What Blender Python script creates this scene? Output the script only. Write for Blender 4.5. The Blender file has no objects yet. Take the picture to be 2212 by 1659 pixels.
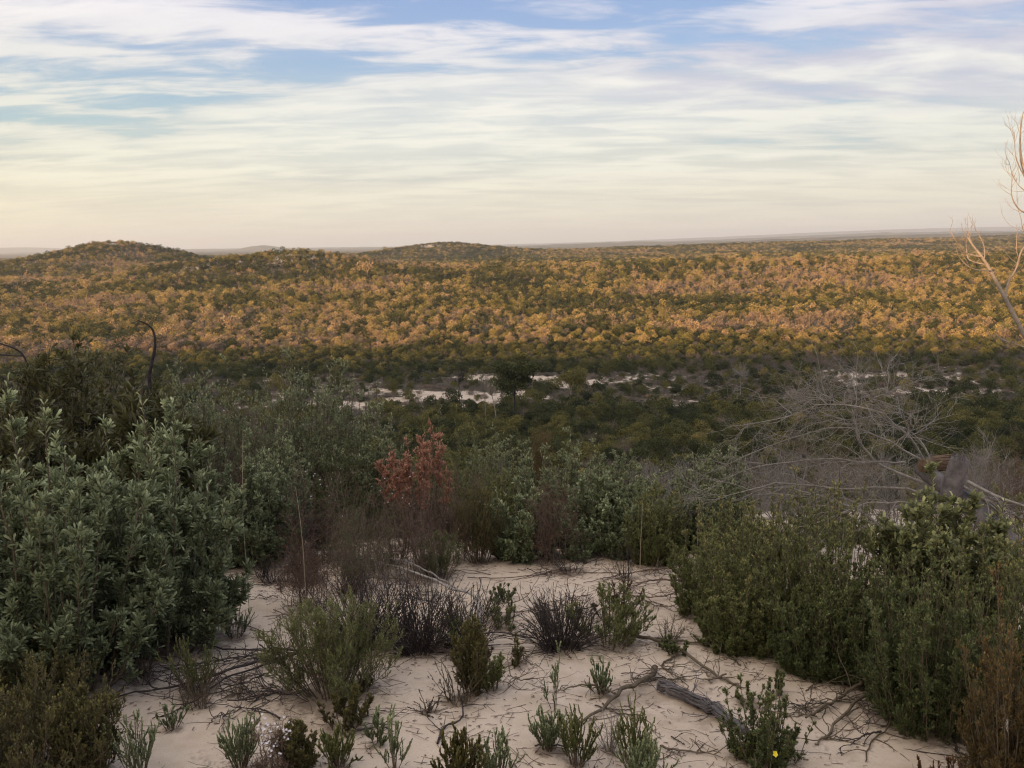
import bpy, math, random
import numpy as np
from mathutils import Matrix, Vector
R = math.radians
S = bpy.context.scene
COL = S.collection

# ------------------------------------------------------------------ camera
EYE = np.array([0.0, 0.0, 1.6])
FPX, CX, CY = 1840.0, 1106.0, 829.5          # focal length and centre, for a 2212 x 1659 picture
cam = bpy.data.objects.new("camera", bpy.data.cameras.new("camera"))
COL.objects.link(cam)
CAM_M = Matrix.Rotation(R(90 - 9.43), 4, 'X') @ Matrix.Rotation(R(-0.88), 4, 'Z')
cam.matrix_world = Matrix.Translation(EYE) @ CAM_M
cam.data.sensor_width = 36
cam.data.lens = 36 * FPX / 2212
cam.data.clip_start = 0.05
cam.data.clip_end = 60000
S.camera = cam

# ------------------------------------------------------------------ world, sun, exposure
SUN_EL, SUN_AZ = 6.0, 40.0      # degrees above the horizon; degrees left of straight behind the camera
SUN_STRENGTH = 5.0
S.view_settings.view_transform = 'Standard'
S.view_settings.look = 'None'
S.view_settings.exposure = 0.85
S.view_settings.gamma = 1.0
S.cycles.use_denoising = True
S.cycles.pixel_filter_type = 'BLACKMAN_HARRIS'; S.cycles.filter_width = 1.2
S.cycles.max_bounces = 5
S.cycles.diffuse_bounces = 3
S.cycles.transmission_bounces = 3
S.cycles.volume_bounces = 0
S.cycles.sample_clamp_indirect = 4

def N(nt, typ, **kw):
    n = nt.nodes.new(typ)
    for k, v in kw.items():
        if k.startswith('i_'):
            key = k[2:]
            n.inputs[int(key) if key.isdigit() else key.replace('_', ' ')].default_value = v
        else:
            setattr(n, k, v)
    return n
def lk(nt, a, b): nt.links.new(a, b)
def ramp(nt, fac, stops, interp='LINEAR'):
    n = nt.nodes.new('ShaderNodeValToRGB')
    n.color_ramp.interpolation = interp
    el = n.color_ramp.elements
    while len(el) < len(stops): el.new(0.5)
    for e, (p, c) in zip(el, stops):
        e.position = p
        e.color = (*c, 1) if len(c) == 3 else c
    if fac is not None: lk(nt, fac, n.inputs[0])
    return n
def mth(nt, op, a, b=None, c=None, clamp=False):
    n = nt.nodes.new('ShaderNodeMath'); n.operation = op; n.use_clamp = clamp
    for i, v in enumerate((a, b, c)):
        if v is None: continue
        if isinstance(v, (int, float)): n.inputs[i].default_value = v
        else: lk(nt, v, n.inputs[i])
    return n.outputs[0]
def mixc(nt, f, a, b, mode='MIX'):
    n = nt.nodes.new('ShaderNodeMix'); n.data_type = 'RGBA'; n.blend_type = mode
    for i, v in ((0, f), (6, a), (7, b)):
        if isinstance(v, (int, float)): n.inputs[i].default_value = v
        elif isinstance(v, tuple): n.inputs[i].default_value = (*v, 1)
        else: lk(nt, v, n.inputs[i])
    return n.outputs[2]
def mapr(nt, v, a, b, c=0.0, d=1.0, smooth=True):
    n = nt.nodes.new('ShaderNodeMapRange')
    n.interpolation_type = 'SMOOTHSTEP' if smooth else 'LINEAR'
    lk(nt, v, n.inputs[0])
    for i, x in enumerate((a, b, c, d)): n.inputs[i + 1].default_value = x
    return n.outputs[0]

SUN_DIR = (-math.sin(R(SUN_AZ)) * math.cos(R(SUN_EL)), -math.cos(R(SUN_AZ)) * math.cos(R(SUN_EL)), math.sin(R(SUN_EL)))
def make_world():
    w = bpy.data.worlds.new("World"); S.world = w; w.use_nodes = True
    nt = w.node_tree; nt.nodes.clear()
    out = N(nt, 'ShaderNodeOutputWorld'); bg = N(nt, 'ShaderNodeBackground')
    sky = N(nt, 'ShaderNodeTexSky', sky_type='NISHITA', sun_disc=False)
    sky.sun_elevation = R(SUN_EL); sky.sun_rotation = R(180 + SUN_AZ)
    sky.air_density = 1.0; sky.dust_density = 0.6; sky.ozone_density = 2.5
    tc = N(nt, 'ShaderNodeTexCoord')
    sep = N(nt, 'ShaderNodeSeparateXYZ'); lk(nt, tc.outputs['Generated'], sep.inputs[0])
    x, y, z = sep.outputs
    zc = mth(nt, 'MAXIMUM', z, 0.0)
    # cloud layer seen in perspective: a flat sheet overhead
    den = mth(nt, 'ADD', zc, 0.10)
    px = mth(nt, 'DIVIDE', x, den); py = mth(nt, 'DIVIDE', y, den)
    comb = N(nt, 'ShaderNodeCombineXYZ'); lk(nt, px, comb.inputs[0]); lk(nt, py, comb.inputs[1])
    mp = N(nt, 'ShaderNodeMapping'); lk(nt, comb.outputs[0], mp.inputs[0])
    mp.inputs['Rotation'].default_value = (0, 0, R(-12))
    mp.inputs['Location'].default_value = (3.1, 1.7, 0.0)
    mp.inputs['Scale'].default_value = (0.9, 1.7, 1.0)
    n1 = N(nt, 'ShaderNodeTexNoise', i_Scale=1.15, i_Detail=8.0, i_Roughness=0.55, i_Distortion=0.3)
    lk(nt, mp.outputs[0], n1.inputs['Vector'])
    mp2 = N(nt, 'ShaderNodeMapping'); lk(nt, comb.outputs[0], mp2.inputs[0])
    mp2.inputs['Location'].default_value = (11.0, 4.2, 0); mp2.inputs['Scale'].default_value = (0.35, 0.9, 1)
    mp2.inputs['Rotation'].default_value = (0, 0, R(8))
    n2 = N(nt, 'ShaderNodeTexNoise', i_Scale=0.9, i_Detail=5.0, i_Roughness=0.5)
    lk(nt, mp2.outputs[0], n2.inputs['Vector'])
    # gradient of the thin high veil, by elevation
    g = mapr(nt, zc, 0.0, 0.30, 0, 1, smooth=False)
    veil = ramp(nt, g, [(0.0, (0.67, 0.63, 0.52)), (0.14, (0.74, 0.70, 0.56)), (0.30, (0.64, 0.66, 0.59)),
                        (0.52, (0.60, 0.67, 0.68)), (0.75, (0.58, 0.63, 0.74)), (1.0, (0.50, 0.57, 0.74))]).outputs[0]
    shade = ramp(nt, g, [(0.0, (0.66, 0.61, 0.50)), (0.2, (0.58, 0.575, 0.50)), (0.45, (0.44, 0.51, 0.55)),
                         (0.8, (0.43, 0.45, 0.57)), (1.0, (0.40, 0.42, 0.57))]).outputs[0]
    light = ramp(nt, g, [(0.0, (0.76, 0.69, 0.53)), (0.16, (0.82, 0.77, 0.62)), (0.3, (0.86, 0.84, 0.72)), (0.55, (0.86, 0.82, 0.74)),
                         (0.85, (0.88, 0.83, 0.84)), (1.0, (0.84, 0.80, 0.84))]).outputs[0]
    mp3 = N(nt, 'ShaderNodeMapping'); lk(nt, comb.outputs[0], mp3.inputs[0])
    mp3.inputs['Location'].default_value = (5.0, 7.7, 0); mp3.inputs['Scale'].default_value = (1.6, 4.2, 1); mp3.inputs['Rotation'].default_value = (0, 0, R(-6))
    n3 = N(nt, 'ShaderNodeTexNoise', i_Scale=1.3, i_Detail=6.0, i_Roughness=0.6, i_Distortion=0.5); lk(nt, mp3.outputs[0], n3.inputs['Vector'])
    m1 = mapr(nt, mth(nt, 'ADD', mth(nt, 'MULTIPLY', n1.outputs[0], .52), mth(nt, 'MULTIPLY', n3.outputs[0], .48)), 0.40, 0.60)
    m2 = mapr(nt, n2.outputs[0], 0.36, 0.66)
    cl = mixc(nt, mth(nt, 'ADD', mth(nt, 'MULTIPLY', m1, .65), mth(nt, 'MULTIPLY', m2, .35)), shade, light)
    cl = mixc(nt, 0.25, cl, veil)
    # a greyer bank of cloud, higher and to the right
    bank = mth(nt, 'MULTIPLY', mth(nt, 'MULTIPLY', mapr(nt, x, -.05, .30), mapr(nt, zc, .10, .17)), mth(nt, 'MULTIPLY', mapr(nt, zc, .30, .22), mapr(nt, n1.outputs[0], .62, .42)))
    cl = mixc(nt, mth(nt, 'MULTIPLY', bank, .75), cl, (0.47, 0.48, 0.60))
    # the clear gaps between the clouds, from the sky model
    gap = mixc(nt, 1.0, sky.outputs[0], (0.075, 0.088, 0.118), 'MULTIPLY')
    gapc = ramp(nt, g, [(0.0, (0.60, 0.56, 0.46)), (0.4, (0.42, 0.60, 0.66)), (0.7, (0.36, 0.50, 0.72)), (1.0, (0.25, 0.37, 0.67))]).outputs[0]
    gap = mixc(nt, 0.75, gap, gapc)
    cov = mth(nt, 'ADD', mth(nt, 'MULTIPLY', m1, 0.55), mth(nt, 'MULTIPLY', m2, 0.65))
    lift = mapr(nt, zc, 0.02, 0.27, 0.75, 0.0, smooth=False)
    covm = mapr(nt, mth(nt, 'ADD', cov, lift), 0.28, 0.88)
    skyc = mixc(nt, covm, gap, cl)
    # yellow glow to the left, where the sky is nearer the sun's side
    west = mapr(nt, mth(nt, 'ADD', mth(nt, 'MULTIPLY', x, -1.0), 0.0), 0.05, 0.75)
    lowz = mapr(nt, zc, 0.0, 0.28, 1.0, 0.25)
    skyc = mixc(nt, mth(nt, 'MULTIPLY', mth(nt, 'MULTIPLY', west, lowz), 0.75), skyc, (1.10, 1.05, 0.88), 'MULTIPLY')
    # unseen sky overhead and round the sun, brightened and warmed as added fill light
    vm = N(nt, 'ShaderNodeVectorMath', operation='DOT_PRODUCT'); lk(nt, tc.outputs['Generated'], vm.inputs[0]); vm.inputs[1].default_value = SUN_DIR
    glow = mapr(nt, vm.outputs['Value'], 0.35, 1.0)
    skyc = mixc(nt, mapr(nt, zc, 0.30, 0.75), skyc, (1.95, 1.82, 1.55), 'MULTIPLY')
    skyc = mixc(nt, glow, skyc, (2.2, 1.7, 1.05), 'MULTIPLY')
    skyc = mixc(nt, 1.0, skyc, (0.665, 0.665, 0.665), 'MULTIPLY')
    # below the horizon: dim earth tone
    below = mapr(nt, z, -0.02, 0.0)
    skyc = mixc(nt, below, (0.20, 0.17, 0.14), skyc)
    lk(nt, skyc, bg.inputs['Color']); bg.inputs['Strength'].default_value = 1.0
    lk(nt, bg.outputs[0], out.inputs[0])
make_world()

sun = bpy.data.objects.new("sun", bpy.data.lights.new("sun", 'SUN'))
COL.objects.link(sun)
sun.data.energy = SUN_STRENGTH; sun.data.angle = R(0.35); sun.data.color = (1.0, 0.60, 0.27)
sd = Vector(SUN_DIR)
sun.rotation_euler = sd.to_track_quat('Z', 'Y').to_euler()

# ------------------------------------------------------------------ noise
def _h(ix, iy, s):
    n = (ix * 374761393 + iy * 668265263 + s * 1274126177) & 0xffffffff
    n = ((n ^ (n >> 13)) * 1274126177) & 0xffffffff
    return ((n ^ (n >> 16)) & 0xffffff) / float(0xffffff)
def vnoise(x, y, s=0):
    x = np.asarray(x, float); y = np.asarray(y, float)
    xi = np.floor(x).astype(np.int64); yi = np.floor(y).astype(np.int64)
    fx = x - xi; fy = y - yi
    fx = fx * fx * (3 - 2 * fx); fy = fy * fy * (3 - 2 * fy)
    a = _h(xi, yi, s); b = _h(xi + 1, yi, s); c = _h(xi, yi + 1, s); d = _h(xi + 1, yi + 1, s)
    return (a * (1 - fx) + b * fx) * (1 - fy) + (c * (1 - fx) + d * fx) * fy
def fbm(x, y, s=0, o=4):
    t = 0; a = 0.5; n = 0
    for i in range(o):
        t = t + a * (vnoise(x * 2 ** i + 17.3 * i, y * 2 ** i + 9.1 * i, s + i) - 0.5); n += a; a *= 0.5
    return t / n * 2        # about -1..1
def sst(a, b, v):
    t = np.clip((v - a) / (b - a), 0, 1); return t * t * (3 - 2 * t)

# ------------------------------------------------------------------ terrain
PY = np.array([-400, -120, -60, -30, -14, -9, -4, -1.5, 0, 3, 5.5, 8, 12, 20, 40, 60, 80, 100, 130, 150, 200, 300, 400, 600, 1000, 3000, 16000, 40000.])
PZ = np.array([-16, -9, 0.5, 3.3, 3.95, 2.9, 1.0, 0.15, 0.0, -0.2, -0.5, -1.1, -2.2, -4.8, -11, -15, -16.7, -17.4, -17.4, -17, -15.3, -11.8, -11, -12, -14, -20, -40, -60.])
HILLS = [  # x, y, height, sigma x, sigma y
    (-226, 500, 10.2, 42, 60), (-186, 505, 3.4, 60, 50), (-268, 480, 3.6, 55, 80),
    (-112, 345, 5.2, 40, 26), (-78, 350, 4.0, 26, 24), (-60, 330, 3.2, 60, 30),
    (-68, 820, 10.5, 75, 60), (10, 850, 4.0, 120, 60),
    (110, 330, 4.6, 130, 45), (230, 300, 3.0, 80, 40),
    (380, 1000, 12.0, 330, 120), (900, 1500, 15, 500, 180), (-300, 1200, 4, 200, 150),
    (1500, 2600, 30, 900, 300), (600, 3800, 14, 700, 300), (2600, 5200, 52, 1500, 600),
    (5200, 9500, 120, 3400, 900), (-1440, 5000, 30, 110, 300), (-5200, 9000, 60, 900, 900), (-2500, 7000, 14, 1800, 900)]
def Z(x, y):
    x = np.asarray(x, float); y = np.asarray(y, float)
    far = sst(12, 120, np.abs(y))
    yy = y + far * fbm(x / 90, y / 90, 5) * 9 * sst(20, 60, y)
    z = np.interp(yy, PY, PZ)
    z = z + fbm(x / 2.3, y / 2.3, 11) * 0.05 * (1 - sst(-3, -8, y)) + fbm(x / 0.38, y / 0.38, 21, 3) * 0.022
    z = z + sst(10, 60, y) * fbm(x / 14, y / 14, 31) * 0.6
    z = z + sst(170, 420, y) * (fbm(x / 60, y / 60, 41) * 1.5 + fbm(x / 110, y / 38, 45, 3) * 2.3) + sst(800, 3000, y) * fbm(x / 420, y / 420, 51) * 5
    for hx, hy, h, sx, sy in HILLS:
        z = z + h * np.exp(-((x - hx) / sx) ** 2 - ((y - hy) / sy) ** 2)
    return z
def bare(x, y):
    b = 1 - sst(6.5, 11, y)
    b = np.maximum(b, 0.10 * sst(9, 12, y))
    v = sst(90, 97, y) * (1 - sst(119, 125, y))
    p = sst(-0.25, 0.15, fbm(x / 11, y / 4.5, 71))
    lat = 0.22 + 0.75 * np.exp(-((x + 7) / 20) ** 2) + 0.35 * np.exp(-((x - 52) / 12) ** 2)
    b = np.maximum(b, v * p * np.minimum(lat, 1))
    f = sst(150, 200, y) * sst(0.42, 0.62, fbm(x / 26, y / 40, 81)) * 0.6
    b = np.maximum(b, f)
    for hx, hy, sx, sy, a in ((-84, 336, 10, 9, .78), (-104, 332, 14, 5, .5), (-122, 330, 10, 8, .7), (-74, 805, 16, 14, 1.0), (-225, 490, 7, 5, .8), (90, 300, 40, 8, .6), (150, 305, 20, 7, .6)):
        b = np.maximum(b, a * np.exp(-((x - hx) / sx) ** 2 - ((y - hy) / sy) ** 2) * (0.6 + 0.6 * vnoise(x / 5, y / 3, 91)))
    return np.clip(b, 0, 1)

CM = np.array(CAM_M.to_3x3())
def ray(px, py):
    d = CM @ np.array([(px - CX) / FPX, -(py - CY) / FPX, -1.0]); return d / np.linalg.norm(d)
def W(px, py, dist):
    """point at that pixel, at a horizontal distance from the camera's foot"""
    d = ray(px, py); return EYE + d * dist / math.hypot(d[0], d[1])
def G(px, py, tmax=200):
    """ground point seen at that pixel"""
    d = ray(px, py); t = 0.5
    while t < tmax:
        p = EYE + d * t
        if p[2] < Z(p[0], p[1]): break
        t += 0.01 + t * 0.004
    return np.array([p[0], p[1], float(Z(p[0], p[1]))])

# ------------------------------------------------------------------ mesh accumulator
class Acc:
    def __init__(s): s.v = []; s.q = []; s.a = []; s.n = 0
    def add(s, v, q, a):
        s.v.append(np.asarray(v, np.float32)); s.q.append(np.asarray(q, np.int32) + s.n)
        s.a.append(np.broadcast_to(np.asarray(a, np.float32), (len(q),)).copy()); s.n += len(v)
    def mesh(s, name, mat, smooth=False):
        me = bpy.data.meshes.new(name)
        if not s.v: s.add(np.zeros((4, 3)), [[0, 1, 2, 3]], 0)
        v = np.concatenate(s.v); q = np.concatenate(s.q); a = np.concatenate(s.a)
        me.vertices.add(len(v)); me.vertices.foreach_set('co', v.ravel())
        me.loops.add(len(q) * 4); me.loops.foreach_set('vertex_index', q.ravel())
        me.polygons.add(len(q)); me.polygons.foreach_set('loop_start', np.arange(len(q), dtype=np.int32) * 4)
        at = me.attributes.new('v', 'FLOAT', 'FACE'); at.data.foreach_set('value', a)
        if smooth: me.polygons.foreach_set('use_smooth', np.ones(len(q), bool))
        me.update(calc_edges=True)
        me.materials.append(mat)
        return me

def nrm(a): return a / np.maximum(np.linalg.norm(a, axis=-1, keepdims=True), 1e-9)
def tubes(acc, pts, r0, r1, sides=4, val=None, rng=None):
    """pts (n,m,3), radii at start and end"""
    n, m, _ = pts.shape
    if n == 0: return
    t = np.empty_like(pts); t[:, 1:-1] = pts[:, 2:] - pts[:, :-2]; t[:, 0] = pts[:, 1] - pts[:, 0]; t[:, -1] = pts[:, -1] - pts[:, -2]
    t = nrm(t)
    ref = np.where(np.abs(t[:, m // 2, 2:3]) < 0.75, np.array([[0, 0, 1.]]), np.array([[1., 0, 0]]))[:, None, :]
    u = nrm(np.cross(t, ref)); w = np.cross(t, u)
    r0 = np.broadcast_to(r0, (n,)); r1 = np.broadcast_to(r1, (n,))
    k = np.linspace(0, 1, m)[None]
    rr = r0[:, None] * (1 - k) + r1[:, None] * k
    an = np.arange(sides) / sides * 2 * np.pi
    v = pts[:, :, None] + rr[:, :, None, None] * (np.cos(an)[None, None, :, None] * u[:, :, None] + np.sin(an)[None, None, :, None] * w[:, :, None])
    idx = np.arange(n * m * sides).reshape(n, m, sides)
    a = idx[:, :-1]; b = idx[:, 1:]
    q = np.stack([a, np.roll(a, -1, 2), np.roll(b, -1, 2), b], -1).reshape(-1, 4)
    if val is None: val = 0.5
    if np.ndim(val) == 1: val = np.repeat(val, (m - 1) * sides)
    acc.add(v.reshape(-1, 3), q, val)
def leaves(acc, P, D, Nn, L, Wd, shape, val):
    n = len(P)
    if n == 0: return
    D = nrm(D); Sd = nrm(np.cross(D, Nn)); Nn = np.cross(Sd, D)
    L = np.broadcast_to(L, (n,))[:, None]; Wd = np.broadcast_to(Wd, (n,))[:, None] * 0.5
    def pt(t, s, c): return P + D * L * t + Sd * Wd * s + Nn * L * c
    if shape == 'needle':
        v = np.stack([pt(0, 0, 0), pt(.45, -1, .02), pt(1, 0, 0), pt(.45, 1, .02)], 1)
        q = np.arange(4 * n).reshape(n, 4)
    else:
        f = {'obovate': (.35, .55, .8, 1.0), 'lance': (.25, .8, .65, .85), 'oval': (.25, .85, .75, .85)}[shape]
        v = np.stack([pt(0, 0, 0), pt(f[0], -f[1], .07), pt(f[2], -f[3], .06), pt(1, 0, -.06), pt(f[2], f[3], .06), pt(f[0], f[1], .07)], 1)
        b = np.arange(n)[:, None] * 6
        q = np.stack([b + [0, 1, 2, 3], b + [0, 3, 4, 5]], 1).reshape(-1, 4)
        val = np.repeat(np.broadcast_to(val, (n,)), 2)
    acc.add(v.reshape(-1, 3), q, val)
def rvec(rng, n): return nrm(rng.normal(size=(n, 3)))
def grow(rng, P, D, L, n, wander=.25, trop=0.0, tv=(0, 0, 1)):
    D = nrm(D); pts = [P]; L = np.broadcast_to(L, (len(P),))
    tv = np.array(tv, float)
    for i in range(n):
        D = nrm(D + rng.normal(size=D.shape) * wander + tv * trop)
        P = P + D * (L / n)[:, None]; pts.append(P)
    return np.stack(pts, 1)
def sample(pts, i, t):
    m = pts.shape[1] - 1; f = np.clip(t, 0, .9999) * m; k = f.astype(int); f = (f - k)[:, None]
    a = pts[i, k]; b = pts[i, k + 1]
    return a * (1 - f) + b * f, nrm(b - a)
def kids(rng, pts, k, t0, t1, ang, L, n=4, wander=.2, trop=.1, lt=0.5, tv=(0, 0, 1)):
    i = np.repeat(np.arange(len(pts)), k)
    t = t0 + (t1 - t0) * rng.random(len(i))
    P, T = sample(pts, i, t)
    perp = nrm(np.cross(T, rvec(rng, len(i))))
    a = ang * (0.7 + 0.6 * rng.random(len(i)))[:, None]
    D = T * np.cos(a) + perp * np.sin(a)
    Ls = L * (0.6 + 0.8 * rng.random(len(i))) * (1 - lt * t)
    return grow(rng, P, D, Ls, n, wander, trop, tv), t
def spray(rng, acc, pts, k, t0, t1, ang, L, Wd, shape, H, tip=.5, jit=.35, base=.0):
    i = np.repeat(np.arange(len(pts)), k)
    t = t0 + (t1 - t0) * rng.random(len(i))
    P, T = sample(pts, i, t)
    perp = nrm(np.cross(T, rvec(rng, len(i))))
    a = ang * (1 - .45 * t)[:, None] * (.75 + .5 * rng.random(len(i)))[:, None]
    D = T * np.cos(a) + perp * np.sin(a) + rng.normal(size=P.shape) * jit * .3
    Nn = T * np.sin(a) - perp * np.cos(a) + rng.normal(size=P.shape) * jit
    Ls = L * (.6 + .6 * rng.random(len(i)))
    ws = Wd * (.7 + .5 * rng.random(len(i)))
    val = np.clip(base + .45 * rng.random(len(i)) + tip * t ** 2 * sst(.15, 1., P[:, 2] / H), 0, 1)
    leaves(acc, P, D, Nn, Ls, ws, shape, val)

# ------------------------------------------------------------------ materials
def leaf_mat(name, stops, transl=.28, rough=.5, spec=.35, tint_stops=None, tintmix=0.0):
    m = bpy.data.materials.new(name); m.use_nodes = True; nt = m.node_tree
    b = nt.nodes['Principled BSDF']; out = nt.nodes['Material Output']
    at = N(nt, 'ShaderNodeAttribute', attribute_name='v')
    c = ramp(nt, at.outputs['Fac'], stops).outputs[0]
    if tint_stops:
        ti = N(nt, 'ShaderNodeAttribute', attribute_type='INSTANCER', attribute_name='tint')
        tcol = ramp(nt, ti.outputs['Fac'], tint_stops).outputs[0]
        var = mapr(nt, at.outputs['Fac'], 0, 1, .6, 1.4, smooth=False)
        vm = N(nt, 'ShaderNodeVectorMath', operation='SCALE'); lk(nt, tcol, vm.inputs[0]); lk(nt, var, vm.inputs['Scale'])
        c = vm.outputs[0]
    lk(nt, c, b.inputs['Base Color'])
    b.inputs['Roughness'].default_value = rough; b.inputs['Specular IOR Level'].default_value = spec
    if transl > 0:
        tr = N(nt, 'ShaderNodeBsdfTranslucent'); lk(nt, c, tr.inputs[0])
        mx = N(nt, 'ShaderNodeMixShader'); mx.inputs[0].default_value = transl
        lk(nt, b.outputs[0], mx.inputs[1]); lk(nt, tr.outputs[0], mx.inputs[2]); lk(nt, mx.outputs[0], out.inputs[0])
    return m
def bark_mat(name, c0, c1, scale=40, rough=.85, bump=.4):
    m = bpy.data.materials.new(name); m.use_nodes = True; nt = m.node_tree
    b = nt.nodes['Principled BSDF']
    tc = N(nt, 'ShaderNodeTexCoord')
    n = N(nt, 'ShaderNodeTexNoise', i_Scale=scale, i_Detail=5.0, i_Roughness=.65); lk(nt, tc.outputs['Object'], n.inputs['Vector'])
    at = N(nt, 'ShaderNodeAttribute', attribute_name='v')
    f = mth(nt, 'ADD', mth(nt, 'MULTIPLY', mapr(nt, n.outputs[0], .3, .7), .6), mth(nt, 'MULTIPLY', at.outputs['Fac'], .4))
    lk(nt, ramp(nt, f, [(0, c0), (1, c1)]).outputs[0], b.inputs['Base Color'])
    b.inputs['Roughness'].default_value = rough; b.inputs['Specular IOR Level'].default_value = .2
    bp = N(nt, 'ShaderNodeBump'); bp.inputs['Strength'].default_value = bump; bp.inputs['Distance'].default_value = .01
    lk(nt, n.outputs[0], bp.inputs['Height']); lk(nt, bp.outputs[0], b.inputs['Normal'])
    return m
M = {}
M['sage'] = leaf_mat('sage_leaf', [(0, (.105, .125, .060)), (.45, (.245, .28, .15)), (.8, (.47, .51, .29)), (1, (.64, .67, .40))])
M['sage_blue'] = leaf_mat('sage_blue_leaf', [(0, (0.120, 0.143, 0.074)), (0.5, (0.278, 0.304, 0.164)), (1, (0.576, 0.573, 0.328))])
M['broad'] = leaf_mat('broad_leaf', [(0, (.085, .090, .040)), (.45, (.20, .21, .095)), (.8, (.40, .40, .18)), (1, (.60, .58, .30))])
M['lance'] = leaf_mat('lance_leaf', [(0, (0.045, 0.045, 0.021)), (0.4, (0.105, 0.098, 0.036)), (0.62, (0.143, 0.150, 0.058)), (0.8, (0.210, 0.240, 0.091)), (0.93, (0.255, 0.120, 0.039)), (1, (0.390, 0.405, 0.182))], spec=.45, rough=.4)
M['heath'] = leaf_mat('heath_leaf', [(0, (0.093, 0.105, 0.036)), (0.5, (0.194, 0.210, 0.077)), (0.85, (0.310, 0.300, 0.119)), (1, (0.434, 0.330, 0.140))])
M['heath_dark'] = leaf_mat('heath_dark_leaf', [(0, (0.068, 0.083, 0.033)), (0.5, (0.135, 0.158, 0.058)), (1, (0.255, 0.270, 0.104))])
M['olive'] = leaf_mat('olive_leaf', [(0, (0.054, 0.049, 0.018)), (0.5, (0.135, 0.119, 0.042)), (0.85, (0.230, 0.210, 0.060)), (1, (0.351, 0.280, 0.084))])
M['russet'] = leaf_mat('russet_leaf', [(0, (0.081, 0.044, 0.024)), (0.5, (0.161, 0.081, 0.042)), (1, (0.253, 0.125, 0.060))])
M['salmon'] = leaf_mat('salmon_leaf', [(0, (.22, .095, .055)), (.5, (.52, .27, .18)), (1, (.68, .42, .30))])
M['plum'] = leaf_mat('plum_leaf', [(0, (0.084, 0.056, 0.038)), (0.5, (0.168, 0.106, 0.072)), (1, (0.276, 0.163, 0.102))])
M['umber'] = leaf_mat('umber_leaf', [(0, (.05, .038, .022)), (.5, (.11, .078, .045)), (1, (.19, .13, .075))])
M['orange'] = leaf_mat('orange_leaf', [(0, (.07, .050, .018)), (.5, (.17, .115, .038)), (1, (.33, .20, .07))])
M['white'] = leaf_mat('petal', [(0, (.6, .58, .66)), (1, (.8, .78, .8))], transl=.3)
M['yellow'] = leaf_mat('yellow_petal', [(0, (.80, .66, .03)), (1, (.95, .80, .05))], transl=.3)
M['w_brown'] = bark_mat('brown_twig', (.055, .042, .028), (.16, .125, .085))
M['w_grey'] = bark_mat('grey_twig', (.12, .108, .098), (.34, .31, .28))
M['w_plum'] = bark_mat('plum_twig', (.065, .045, .037), (.19, .135, .11))
M['w_dark'] = bark_mat('dark_twig', (.022, .018, .017), (.075, .06, .055))
M['w_pale'] = bark_mat('pale_wood', (.22, .18, .15), (.42, .36, .30), scale=25)
M['w_burnt'] = bark_mat('burnt_wood', (.010, .009, .009), (.06, .05, .05), scale=18)
M['w_straw'] = bark_mat('straw', (.25, .20, .13), (.42, .36, .25))
M['w_log'] = bark_mat('weathered_log', (.05, .045, .048), (.19, .17, .17), scale=22, bump=.9)
M['w_rust'] = bark_mat('split_wood', (.045, .030, .020), (.20, .135, .09), scale=16, bump=.9)
M['w_dry'] = bark_mat('dry_wood', (.16, .13, .11), (.34, .28, .23), scale=25)  # dry branch wood, darker in tone than pale_wood
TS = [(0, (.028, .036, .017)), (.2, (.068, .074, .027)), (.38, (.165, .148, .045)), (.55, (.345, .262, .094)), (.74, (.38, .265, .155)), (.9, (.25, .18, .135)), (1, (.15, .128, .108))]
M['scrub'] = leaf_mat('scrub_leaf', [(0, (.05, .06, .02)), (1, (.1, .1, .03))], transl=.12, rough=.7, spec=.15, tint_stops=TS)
M['w_scrub'] = bark_mat('scrub_wood', (.05, .04, .035), (.16, .13, .11), scale=6)

# ------------------------------------------------------------------ tagging and linking
def tag(o, label=None, cat=None, group=None, kind=None):
    for k, v in (('label', label), ('category', cat), ('group', group), ('kind', kind)):
        if v: o[k] = v
    return o
def empty(name, loc, rz=0):
    o = bpy.data.objects.new(name, None); COL.objects.link(o); o.location = [float(a) for a in loc]; o.rotation_euler.z = rz
    o.empty_display_size = .1; return o
def child(name, me, parent):
    o = bpy.data.objects.new(name, me); COL.objects.link(o); o.parent = parent; return o

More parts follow.
